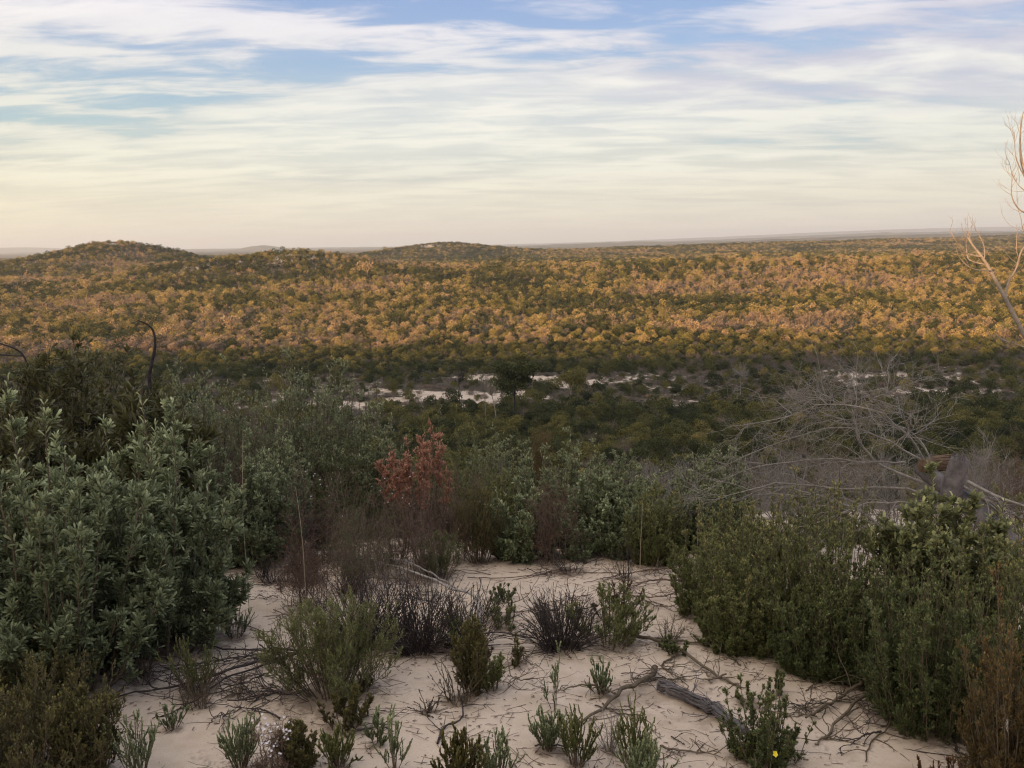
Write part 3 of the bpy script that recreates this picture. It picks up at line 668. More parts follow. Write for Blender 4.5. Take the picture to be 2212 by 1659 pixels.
def twigs(acc, rng, paths, k, L, k2=3, L2=.4, r=.003, trop=0.0, tv=(0, 0, 1), t0=.2, ang=.6, k3=0):
    s1, _ = kids(rng, paths, k, t0, 1., ang, L, 7, .2, trop, .3, tv)
    tubes(acc, s1, r, r * .4, 4, rng.random(len(s1)))
    if k2:
        s2, _ = kids(rng, s1, k2, .15, 1., ang, L * L2, 5, .14, trop, .3, tv)
        tubes(acc, s2, r * .5, r * .25, 3, rng.random(len(s2)))
        if k3:
            s3, _ = kids(rng, s2, k3, .15, 1., ang, L * L2 * .5, 4, .14, trop, .3, tv)
            tubes(acc, s3, r * .35, r * .2, 3, rng.random(len(s3)))
    return s1

def fallen_tree():
    rng = np.random.default_rng(77)
    base = G(2180, 1230); e = empty('fallen_tree', base)
    tag(e, 'fallen dead tree with a broken grey limb and a fan of bare arching branches', 'dead tree')
    off = -base
    def ch(name, acc, mat): return child(name, acc.mesh(name, M[mat], True), e)
    tr = Acc(); p = spline([W(2290, 1235, 5.0), W(2190, 1170, 5.1), W(2110, 1105, 5.2), W(2040, 1050, 5.35), W(1990, 1010, 5.5)], 16) + off
    p = p + rng.normal(size=p.shape) * .004
    rooted(tr, p, .062, .045, 12); ch('trunk', tr, 'w_log')
    # the broken grey limb that stands up
    lb = Acc(); p = spline([W(2050, 1100, 5.2), W(2058, 1050, 5.2), W(2072, 995, 5.22)], 9) + off
    rooted(lb, p, .060, .048, 12)
    for k in range(9):
        a = k / 9 * 6.28; c = p[-1] + np.array([math.cos(a), math.sin(a), 0]) * .036
        rooted(lb, np.stack([c - [0, 0, .03], c + [0, 0, .01], c + np.array([0, 0, .02 + .03 * rng.random()])]), .018, .004, 4, rng.random())
    ch('broken_limb', lb, 'w_log')
    lg = Acc(); p = spline([W(2075, 1003, 5.55), W(2040, 1000, 5.5), W(1993, 1006, 5.4)], 9) + off
    p = p + rng.normal(size=p.shape) * .003; rooted(lg, p, .046, .040, 14)
    for k in range(30):
        a = rng.random() * 6.28; f_ = p[:7] + np.array([0, math.cos(a), math.sin(a)]) * .044 + rng.normal(size=(7, 3)) * .0025; rooted(lg, f_, .006, .002, 4, rng.random())
    ch('split_log', lg, 'w_rust')
    limbs = [([(2030, 1035), (1960, 985), (1880, 945), (1800, 932), (1700, 950), (1600, 985), (1480, 1040)], .013),
             ([(2000, 1010), (1945, 935), (1880, 893), (1780, 880), (1680, 900), (1590, 908)], .012),
             ([(1990, 1040), (1890, 985), (1850, 930), (1845, 880), (1850, 835), (1838, 800)], .016),
             ([(2010, 1020), (1985, 965), (1930, 925), (1870, 900), (1800, 905), (1700, 860)], .010),
             ([(2010, 1070), (1900, 1050), (1780, 1055), (1680, 1045), (1600, 1075), (1500, 1110)], .014),
             ([(1900, 1140), (1840, 1100), (1790, 1078), (1740, 1062), (1650, 1060), (1560, 1090)], .016),
             ([(1960, 1000), (1870, 1000), (1760, 1000), (1640, 1020), (1540, 1060), (1460, 1110)], .010),
             ([(1850, 900), (1800, 870), (1740, 865), (1660, 880)], .007), ([(1850, 880), (1890, 860), (1915, 850), (1912, 825)], .007),
             ([(1930, 970), (1965, 930), (1940, 900)], .006), ([(2000, 1080), (1880, 1090), (1800, 1120), (1700, 1150)], .008)]
    paths = []
    for pts, r in limbs:
        b = Acc(); p = limb_px(pts, 5.7 + rng.normal() * .15, rng, dj=.09) + off
        p = p + np.cumsum(rng.normal(size=p.shape), 0) * .009
        rooted(b, p, r * .6, r * .16, 6, rng.random()); paths.append(p)
        pp = p[None]
        twigs(b, rng, pp, 16, .36, 5, .5, .0026, .05, (-1, 0, -.2), .12, .75, k3=3)
        ch('branch', b, 'w_grey')
    b = Acc()
    for pts in ([(2070, 1045), (2130, 1080), (2230, 1130)], [(2080, 1050), (2150, 1100), (2240, 1170)], [(2090, 1040), (2160, 1075), (2250, 1105)]):
        p = limb_px(pts, 5.2, rng, dj=.04) + off; rooted(b, p, .010, .007, 6, rng.random()); twigs(b, rng, p[None], 8, .3, 3, .5, .003, .05, (0, 0, -1))
    ch('branch', b, 'w_grey')
fallen_tree()

def dead_tree_edge():
    rng = np.random.default_rng(78)
    base = G(2420, 1330); e = empty('dead_tree', base); off = -base
    tag(e, 'pale dead tree leaning in from the right edge with sunlit bare branch tips', 'dead tree')
    D = 5.2
    def path(pts, m=16, d=D): return spline([W(x, y, d + q) for x, y, q in pts], m) + off
    t = Acc(); rooted(t, np.vstack([[[0, 0, -.05]], path([(2380, 1180, .0), (2325, 980, .05), (2300, 900, .05)], 8)]), .035, .026, 9)
    child('trunk', t.mesh('trunk', M['w_pale'], True), e)
    L = [([(2300, 900, .05), (2262, 810, .05), (2212, 722, 0), (2165, 632, .0), (2128, 565, .05), (2105, 535, .1), (2090, 512, .1)], .016, .004, 0),
         ([(2120, 555, .05), (2085, 545, .0), (2065, 520, -.1), (2052, 498, -.1)], .0042, .0014, 1),
         ([(2132, 572, .05), (2095, 562, .1), (2088, 540, .15), (2090, 500, .2)], .0042, .0012, 1),
         ([(2140, 585, .0), (2100, 580, -.15), (2072, 555, -.2), (2065, 530, -.25)], .0036, .0010, 1),
         ([(2126, 563, .05), (2127, 540, .1), (2120, 518, .15), (2104, 490, .2)], .0040, .0010, 1),
         ([(2105, 535, .1), (2092, 505, .12), (2090, 470, .15)], .0026, .0008, 1),
         ([(2172, 645, 0), (2178, 610, .05), (2195, 580, .1), (2205, 545, .15), (2222, 520, .2)], .006, .0035, 0),
         ([(2202, 560, .15), (2196, 540, .1), (2197, 505, .1)], .0035, .002, 1),
         ([(2300, 900, .05), (2310, 700, .1), (2275, 540, .1), (2235, 440, .1), (2207, 350, .15), (2204, 290, .2), (2210, 245, .2)], .018, .0014, 0),
         ([(2245, 470, .1), (2205, 455, .0), (2186, 425, -.05), (2186, 380, -.05), (2180, 350, -.1)], .004, .001, 0),
         ([(2225, 420, .1), (2200, 400, .15), (2185, 375, .2)], .003, .0008, 0),
         ([(2222, 400, .1), (2196, 345, .0), (2192, 300, 0), (2190, 280, 0)], .003, .0008, 0),
         ([(2260, 520, .1), (2215, 505, .1), (2205, 470, .1), (2195, 440, .15)], .003, .0008, 0),
         ([(2240, 760, .0), (2200, 745, .1), (2170, 735, .2), (2150, 722, .3)], .004, .001, 0)]
    for pts, r0, r1, tw in L:
        b = Acc(); p = path(pts); rooted(b, p, r0, r1, 7)
        twigs(b, rng, p[None], 4 if tw else 6, .10 if tw else .16, 2, .5, .0012, .12)
        child('branch', b.mesh('branch', M['w_dry'], True), e)
dead_tree_edge()

def stick_thing(name, label, cat, limbs, mat, dist, seed, tw=0, group=None, dj=.08):
    rng = np.random.default_rng(seed)
    f = W(*limbs[0][0][0], dist); base = np.array([f[0], f[1], float(Z(f[0], f[1]))])
    e = empty(name, base); tag(e, label, cat, group); acc = Acc()
    for i, (pts, r0, r1) in enumerate(limbs):
        p = limb_px(pts, dist, rng, dj=0 if i == 0 else dj)
        if i == 0: p = np.vstack([base - [0, 0, .03], p])
        rooted(acc, p - base, r0, r1, 7)
        if tw: twigs(acc, rng, (p - base)[None], tw, .2, 2, .5, .0022, 0)
    child('stem', acc.mesh('stem', M[mat], True), e)
stick_thing('burnt_stick', 'black curved burnt stick hooking left above the left shrubs', 'dead stick',
            [([(322, 810), (330, 775), (335, 745), (332, 718), (320, 702), (298, 692)], .015, .004)], 'w_burnt', 7.2, 5, tw=2)
stick_thing('burnt_stick', 'forked burnt stick at the far left edge above the shrubs', 'dead stick',
            [([(66, 815), (58, 785), (48, 765), (30, 752), (0, 742), (-20, 735)], .009, .003), ([(48, 768), (25, 768), (-10, 765)], .007, .004)], 'w_burnt', 7.0, 6)
for i, (pts, d, lab) in enumerate([
        ([(524, 1110), (524, 1020), (525, 925)], 4.4, 'tall straight straw stalk in front of the russet bush'),
        ([(1506, 1180), (1508, 1130), (1512, 1075)], 4.9, 'straw stalk standing left of the right hand thicket'),
        ([(1383, 1200), (1385, 1150), (1388, 1090)], 4.6, 'straw stalk in the pale leafy shrub of the sand edge'),
        ([(655, 1190), (648, 1120), (638, 1050)], 4.3, 'straw stalk leaning left by the dark twiggy tuft')]):
    stick_thing('dry_stalk', lab, 'stalk', [(pts, .0017, .0010)], 'w_straw', d, 60 + i)

def ground_branch(label, limbs, mat, seed, name='fallen_branch', lift=.006, tw=4, twl=.12, cat='dead branch'):
    """dead wood lying on the sand: paths drawn over the ground, resting on it"""
    rng = np.random.default_rng(seed); g0 = G(*limbs[0][0][0][:2]); e = empty(name, g0); tag(e, label, cat)
    acc = Acc(); ps = []
    for pts, r0, r1 in limbs:
        q = [G(p[0], p[1]) + [0, 0, (p[2] if len(p) > 2 else 0) + lift] for p in pts]
        p = spline(q, 20); p[1:-1] += rng.normal(size=p[1:-1].shape) * min(r0, .007) * .5
        p[:, 2] = np.maximum(p[:, 2], Z(p[:, 0], p[:, 1]) + r0 * .3)
        rooted(acc, p - g0, r0, r1, 7, rng.random()); ps.append(p)
        if name == 'fallen_log':       # loose weathered fibres and splinters round the core
            for k in range(46):
                a0 = rng.random() * 3.14; i0 = rng.integers(0, 9); i1 = rng.integers(i0 + 6, 20)
                off_ = np.array([math.cos(a0) * .5, math.cos(a0) * .6, math.sin(a0)]) * r0 * (.85 + .5 * rng.random())
                f_ = p[i0:i1] - g0 + off_ + np.cumsum(rng.normal(size=(i1 - i0, 3)), 0) * .0022
                rooted(acc, f_, .0045 * rng.random() + .0015, .001, 4, rng.random())
    if tw:
        for p in ps:
            d = rng.normal(size=(tw, 3)) * [1, 1, .15]
            i = rng.integers(4, 19, tw); s = grow(rng, p[i], d, twl * (.5 + rng.random(tw)), 6, .22, -.02)
            s[:, :, 2] = np.maximum(s[:, :, 2], Z(s[:, :, 0], s[:, :, 1]) + .002)
            tubes(acc, s - g0, .0024, .001, 4, rng.random(tw))
            s2, _ = kids(rng, s, 2, .3, 1, .7, twl * .5, 4, .2, 0.)
            s2[:, :, 2] = np.maximum(s2[:, :, 2], Z(s2[:, :, 0], s2[:, :, 1]) + .002)
            tubes(acc, s2 - g0, .0014, .0007, 3, rng.random(len(s2)))
    child('wood', acc.mesh('wood', M[mat], True), e)
ground_branch('long pale grey branch bent down at its right end over the sedge', [([(1034, 1380, .02), (1036, 1352, .10), (1020, 1336, .13), (970, 1322, .14), (905, 1288, .13), (850, 1255, .09), (812, 1228, .05)], .0095, .004), ([(985, 1325, .13), (930, 1290, .14), (880, 1258, .12), (835, 1235, .08)], .006, .003)], 'w_grey', 201, tw=2)
ground_branch('dark decaying log end lying beside the bush with the yellow flower', [([(1423, 1498, .02), (1470, 1515, .02), (1540, 1545, .01), (1610, 1590, .0)], .019, .022)], 'w_log', 202, name='fallen_log', tw=12, twl=.14, cat='log')
ground_branch('thick short dark branch forking toward the front sprigs', [([(1415, 1450, .01), (1400, 1478, .02), (1350, 1502, .02), (1300, 1540, .01), (1240, 1580, .01)], .014, .004), ([(1330, 1512, .02), (1270, 1500, .03), (1200, 1500, .0)], .005, .002), ([(1300, 1530, .01), (1330, 1545, .0), (1390, 1550, 0)], .004, .002)], 'w_brown', 203)
ground_branch('long brown branch running right from the spreading olive heath', [([(1345, 1375, .02), (1400, 1390, .02), (1470, 1415, .02), (1540, 1460, .01), (1600, 1490, 0)], .0095, .005), ([(1400, 1388, .01), (1480, 1392, .01), (1560, 1410, .01), (1600, 1440, 0)], .006, .003), ([(1470, 1415, .01), (1430, 1440, .0), (1450, 1455, 0)], .005, .003)], 'w_brown', 204, tw=7)
ground_branch('sinuous brown branch left of the thicket foot', [([(1550, 1370, .01), (1600, 1385, .01), (1640, 1420, .01), (1700, 1430, .0), (1760, 1450, 0)], .007, .003)], 'w_brown', 205, tw=6)
ground_branch('dead forked branch on the sand under the right thicket', [([(1890, 1480, .04), (1850, 1500, .03), (1800, 1530, .02), (1740, 1560, .01)], .009, .004), ([(1960, 1490, .04), (1900, 1510, .03), (1850, 1530, .02), (1790, 1590, .0), (1760, 1615, 0)], .010, .003), ([(1990, 1500, .03), (1980, 1545, .02), (2000, 1590, 0)], .008, .004)], 'w_brown', 206, tw=8, twl=.2)
ground_branch('bare branch reaching left from under the dark dense bush', [([(1940, 1440, .05), (1880, 1450, .03), (1820, 1445, .02), (1760, 1420, .01), (1700, 1395, .0)], .006, .002), ([(1820, 1445, .02), (1780, 1470, .01), (1740, 1500, 0)], .004, .002)], 'w_brown', 207, tw=8, twl=.18)
ground_branch('thin branch curling down to the right of the forked branch', [([(1930, 1530, .02), (1925, 1570, .01), (1880, 1610, .0), (1870, 1650, 0)], .004, .002)], 'w_brown', 208, tw=5)
ground_branch('dark root like branch near the orange broom', [([(2070, 1500, .04), (2075, 1550, .02), (2060, 1600, .0), (2090, 1650, 0)], .009, .003)], 'w_dark', 209, tw=8, twl=.15)
ground_branch('long dark stick pointing left to the big shrub', [([(700, 1425, .03), (600, 1420, .03), (500, 1415, .02), (430, 1400, .01)], .006, .003)], 'w_dark', 210, tw=5)
ground_branch('tangle of thin dead sticks fanning left from the large olive heath', [([(640, 1430, .03), (540, 1450, .03), (430, 1485, .02), (340, 1500, .01), (230, 1515, 0)], .008, .003), ([(620, 1440, .03), (500, 1475, .02), (400, 1530, .0), (330, 1560, 0)], .005, .002), ([(600, 1425, .03), (480, 1440, .02), (330, 1460, .01), (220, 1480, 0)], .004, .002)], 'w_dark', 211, tw=12, twl=.2)
ground_branch('thin stick crossing the sand between sedge and olive heath on the right', [([(1000, 1380, .01), (1080, 1375, .01), (1150, 1385, .01), (1200, 1400, 0)], .004, .002)], 'w_dark', 212, tw=12, twl=.12)
ground_branch('grey sticks along the top of the open sand', [([(1010, 1255, .01), (1100, 1255, .01), (1200, 1245, .01), (1330, 1240, 0)], .0035, .002), ([(1060, 1245, 0), (1000, 1240, .01), (930, 1250, 0)], .003, .001)], 'w_plum', 213, tw=10)
ground_branch('branchlets in the sand at the left foot of the thicket', [([(1460, 1235, .02), (1400, 1240, .02), (1330, 1250, .01), (1260, 1262, 0)], .004, .002), ([(1470, 1270, .03), (1400, 1268, .02), (1330, 1290, 0)], .006, .003), ([(1480, 1290, .03), (1410, 1300, .02), (1340, 1285, 0)], .004, .002)], 'w_plum', 214, tw=12, twl=.16)
ground_branch('slanting dark branch in the shade of the low green shrub', [([(1175, 1150, .08), (1210, 1180, .04), (1260, 1212, .0)], .011, .008)], 'w_dark', 215, tw=2)
ground_branch('web of red brown runners on the upper left sand', [([(690, 1160, .02), (760, 1190, .01), (850, 1200, 0), (900, 1190, 0)], .003, .0015), ([(700, 1190, .01), (780, 1230, .01), (860, 1280, 0)], .003, .0015), ([(830, 1170, 0), (770, 1180, .01), (700, 1230, 0)], .003, .0015)], 'w_plum', 216, tw=16, twl=.2)
ground_branch('straight dark stick under the front green sprigs', [([(1155, 1620, .005), (1215, 1622, .01), (1285, 1626, 0)], .0035, .002)], 'w_dark', 217, tw=0, name='stick', cat='stick')
ground_branch('short stick on bare sand left of the fallen log', [([(1285, 1528, 0), (1340, 1540, 0), (1372, 1532, 0)], .003, .002)], 'w_dark', 218, tw=1, name='stick', cat='stick')
ground_branch('short crossed sticks on bare sand left of the yellow flower bush', [([(1450, 1600, 0), (1465, 1608, 0), (1480, 1616, 0)], .0025, .0015)], 'w_dark', 219, tw=1, twl=.05, name='stick', cat='stick')
ground_branch('bent twig on the sand between the two sedge tufts', [([(1065, 1300, .0), (1085, 1310, .01), (1135, 1305, .03), (1165, 1265, .05)], .003, .0015)], 'w_brown', 220, tw=2, name='stick', cat='stick')
ground_branch('curved runner with a black tip below the olive sprig', [([(990, 1500, .01), (1000, 1560, .01), (960, 1580, 0), (945, 1610, 0)], .003, .004)], 'w_dark', 221, tw=4, name='stick', cat='stick')

for k in range(64):
    _r = random.Random(500 + k)
    _x, _y = _r.choice([(_r.uniform(560, 1450), _r.uniform(1215, 1330)), (_r.uniform(230, 700), _r.uniform(1400, 1560)), (_r.uniform(950, 1500), _r.uniform(1380, 1480)), (_r.uniform(1480, 2000), _r.uniform(1430, 1600)), (_r.uniform(380, 2080), _r.uniform(1230, 1640))])
    _a = _r.gauss(0, .5) + _r.choice([0, 3.14]); _l = _r.uniform(40, 150) * (_y / 1400)
    _pts = [(_x + math.cos(_a + .5 * q * _r.uniform(-1, 1)) * _l * q, _y + math.sin(_a) * _l * .4 * q + _r.uniform(-6, 6), _r.uniform(0, .02)) for q in (0, .3, .6, 1)]
    ground_branch('thin dark dead branchlet among others scattered over the sand', [(_pts, _r.uniform(.0025, .005), .0012)], _r.choice(['w_brown', 'w_dark', 'w_plum', 'w_dark']), 520 + k, tw=_r.randint(4, 11), twl=_r.uniform(.06, .16))
    bpy.context.scene.objects[-1].parent['group'] = 'dark branchlets scattered over the sand'
for k in range(26):
    _r = random.Random(700 + k)
    _x, _y = _r.choice([(_r.uniform(560, 900), _r.uniform(1180, 1290)), (_r.uniform(650, 1080), _r.uniform(1300, 1420)), (_r.uniform(1080, 1450), _r.uniform(1330, 1410)), (_r.uniform(1000, 1500), _r.uniform(1215, 1250)), (_r.uniform(300, 620), _r.uniform(1420, 1540))])
    P_base('wiry_tuft', 'small wiry dead tuft among others on the open sand', 'plant', 'dead', _x, _y, _y - _r.uniform(35, 80), _r.uniform(60, 120), group='small wiry dead tufts on the open sand', wood=_r.choice(['w_dark', 'w_plum', 'w_brown']), n0=16, k1=5, k2=3, r0=.0022, wob=.16, spread=.08)

for k in range(26):
    _r = random.Random(900 + k)
    _x, _y = _r.choice([(_r.uniform(330, 1000), _r.uniform(1330, 1560)), (_r.uniform(560, 900), _r.uniform(1210, 1300)), (_r.uniform(1000, 1460), _r.uniform(1230, 1560)), (_r.uniform(1450, 1900), _r.uniform(1440, 1640))])
    if 1370 < _x < 1620 and 1430 < _y < 1610: continue
    P_base('heath_seedling', 'small low olive heath seedling among others on the open sand', 'plant', 'heath_s', _x, _y, _y - _r.uniform(28, 75), _r.uniform(50, 130), group='small low heath seedlings on the open sand', mat=_r.choice(['heath', 'olive', 'heath_dark', 'umber']), n0=_r.randint(7, 16), k1=8, k2=2, out=.75, hk=.2, spread=.05, wob=.12)

def litter():
    rng = np.random.default_rng(9); acc = Acc()
    n = 17000
    y = 2.0 + 7.5 * rng.random(n) ** .9; x = (rng.random(n) - .5) * 2 * y * .75
    dens = .14 + .86 * sst(-.12, .3, fbm(x / .55, y / .55, 61))
    dens = np.maximum(dens, .9 * sst(4.6, 5.6, y))
    for fx, fy, fw in FEET: dens = np.maximum(dens, 1.3 * (1 - sst(.4, 1.3, np.hypot(x - fx, y - fy) / fw)))
    k = rng.random(n) < dens; x = x[k]; y = y[k]; n = len(x)
    P = np.stack([x, y, Z(x, y) + .003], -1); a = rng.random(n) * 6.28
    D = np.stack([np.cos(a), np.sin(a) * .7, rng.random(n) * .12], -1)
    L = .015 + .13 * rng.random(n) ** 3
    s = grow(rng, P, D, L, 4, .14, 0); s[:, :, 2] = np.maximum(s[:, :, 2], Z(s[:, :, 0], s[:, :, 1]) + .0015)
    tubes(acc, s, .0013, .0007, 3, rng.random(n))
    n2 = 4200
    i = rng.integers(0, n, n2); P2 = P[i] + rng.normal(size=(n2, 3)) * [.05, .05, 0]; P2[:, 2] = Z(P2[:, 0], P2[:, 1]) + .003
    leaves(acc, P2, rng.normal(size=(n2, 3)) * [1, 1, .1], np.tile([0, 0, 1.], (n2, 1)) + rng.normal(size=(n2, 3)) * .3, .012 + .012 * rng.random(n2), .006, 'oval', rng.random(n2))
    o = bpy.data.objects.new('twig_litter', acc.mesh('twig_litter', M['w_plum'])); COL.objects.link(o)
    tag(o, 'scattered twig and leaf litter on the pale sand', 'litter', kind='stuff')
litter()

# ------------------------------------------------------------------ scrub prototypes
def crown(rng, acc, c, rad, n, size, flat=.8, fill=.35):
    """leaf clumps over a lobe"""
    d = rvec(rng, n); d[:, 2] = np.where(rng.random(n) < .6, np.abs(d[:, 2]), d[:, 2])
    r = rad * (1 - fill * rng.random(n) ** 1.5)[:, None]
    P = c + d * r * [1, 1, flat]
    D = nrm(d * .8 + rng.normal(size=(n, 3)) * .7 + [0, 0, .35]); Nn = nrm(d + rng.normal(size=(n, 3)) * .55)
    leaves(acc, P, D, Nn, size * (.6 + .8 * rng.random(n)), size * .75 * (.6 + .8 * rng.random(n)), 'needle', rng.random(n))
def proto_bush(seed, lobes, n, size, h=1.5, w=2.0):
    rng = np.random.default_rng(seed); lf = Acc(); wd = Acc()
    rad = w * (.13 + .10 * rng.random(lobes)); a = rng.random(lobes) * 6.28; q = np.sqrt(rng.random(lobes))
    u = np.where(rng.random(lobes) < .4, rng.random(lobes) * .6, 1.0)       # some lobes hang low as a skirt
    zz = (h - rad * .7) * np.sqrt(np.maximum(1 - (q * .95) ** 2, .04)) * (.8 + .25 * rng.random(lobes)) * u
    C = np.stack([np.cos(a) * q * (w * .5 - rad * .6), np.sin(a) * q * (w * .5 - rad * .6), np.maximum(zz, rad * .5)], -1)
    wt = rad ** 2 / np.sum(rad ** 2)
    for c, r, t in zip(C, rad, wt): crown(rng, lf, c, r, max(5, int(n * t)), size, flat=.9, fill=.3)
    s = np.linspace(0, 1, 4)[None, :, None]; B = C * [.2, .2, 0] + [0, 0, -.1]
    tubes(wd, B[:, None] * (1 - s) + C[:, None] * s + (rng.random((lobes, 4, 3)) - .5) * .05, .03, .01, 4, rng.random(lobes))
    return lf, wd
def proto_twiggy(seed, n, wdt, h=1.5, w=2.0):
    rng = np.random.default_rng(seed); lf = Acc(); wd = Acc()
    k = max(6, n // 12); a = rng.random(k) * 6.28; q = np.sqrt(rng.random(k))
    D = np.stack([np.cos(a) * q * w * .42, np.sin(a) * q * w * .42, h * (.95 - .45 * q ** 2) * (.8 + .25 * rng.random(k))], -1)
    L = np.linalg.norm(D, axis=1)
    st = grow(rng, D * .03, D, L, 5, .1, 0); tubes(wd, st, wdt * .7, wdt * .3, 3, rng.random(k))
    s1, _ = kids(rng, st, 10, .25, 1, .6, h * .34, 3, .15, .1)
    P = s1[:, 0]; Dd = s1[:, -1] - s1[:, 0]
    leaves(lf, P, Dd, rvec(rng, len(P)), np.linalg.norm(Dd, axis=1), wdt, 'needle', rng.random(len(P)))
    s2, _ = kids(rng, s1, 3, .3, 1, .6, h * .16, 2, .15, .1)
    leaves(lf, s2[:, 0], s2[:, -1] - s2[:, 0], rvec(rng, len(s2)), np.linalg.norm(s2[:, -1] - s2[:, 0], axis=1), wdt * .8, 'needle', rng.random(len(s2)))
    return lf, wd
def merged(lf, wd, name, mat):
    acc = Acc()
    for s in (lf, wd):
        for v, q, a in zip(s.v, s.q, s.a): acc.v.append(v); acc.q.append(q + acc.n - 0); acc.a.append(a)
        acc.n += s.n
    return acc
# detail meshes for the single bushes
HI = {'bush': [], 'twiggy': [], 'low': []}
for k in range(5):
    lf, wd = proto_bush(300 + k, 20 + k * 2, 3000, .085); HI['bush'].append((lf.mesh('foliage', M['scrub']), wd.mesh('stem', M['w_scrub'])))
for k in range(4):
    lf, wd = proto_twiggy(320 + k, 420, .0075); HI['twiggy'].append((lf.mesh('foliage', M['scrub']), wd.mesh('stem', M['w_scrub'])))
for k in range(3):
    lf, wd = proto_bush(340 + k, 14, 1300, .07, h=.55, w=1.9); HI['low'].append((lf.mesh('foliage', M['scrub']), wd.mesh('stem', M['w_scrub'])))
protos = []       # objects kept out of the scene, drawn through the masses' instancing
def add_proto(lf, wd):
    me = Acc()
    for s in (lf, wd):
        base = me.n
        for v, q, a in zip(s.v, s.q, s.a): me.v.append(v); me.q.append(q + base); me.a.append(a)
        me.n += s.n
    o = bpy.data.objects.new('scrub_source_%02d' % len(protos), me.mesh('scrub_source', M['scrub'])); protos.append(o)
for k in range(4): add_proto(*proto_bush(400 + k, 16, 1100, .13))        # 0-3 mid bush
for k in range(3): add_proto(*proto_twiggy(410 + k, 190, .022))          # 4-6 mid twiggy
for k in range(2): add_proto(*proto_bush(420 + k, 10, 500, .11, h=.5, w=1.9))   # 7-8 mid low
for k in range(5): add_proto(*proto_bush(430 + k, 11, 420, .16, h=1.55))  # 9-13 far bush
for k in range(3): add_proto(*proto_twiggy(440 + k, 80, .05))            # 14-16 far twiggy
for k in range(2): add_proto(*proto_bush(450 + k, 8, 120, .22, h=.6, w=1.9))    # 17-18 far low
def _tall(seed, n, size):                                                # 19-20 taller scrub tree
    rng = np.random.default_rng(seed); lf = Acc(); wd = Acc()
    for j in range(8):
        c = np.array([*(rng.normal(size=2) * .45), 2.3 + rng.normal() * .35]); crown(rng, lf, c, .5 + .2 * rng.random(), n // 8, size)
        rooted(wd, np.stack([[0, 0, -.1], [c[0] * .2, c[1] * .2, 1.2], c]), .07, .03, 4)
    return lf, wd
for k in range(2): add_proto(*_tall(460 + k, 420, .2))

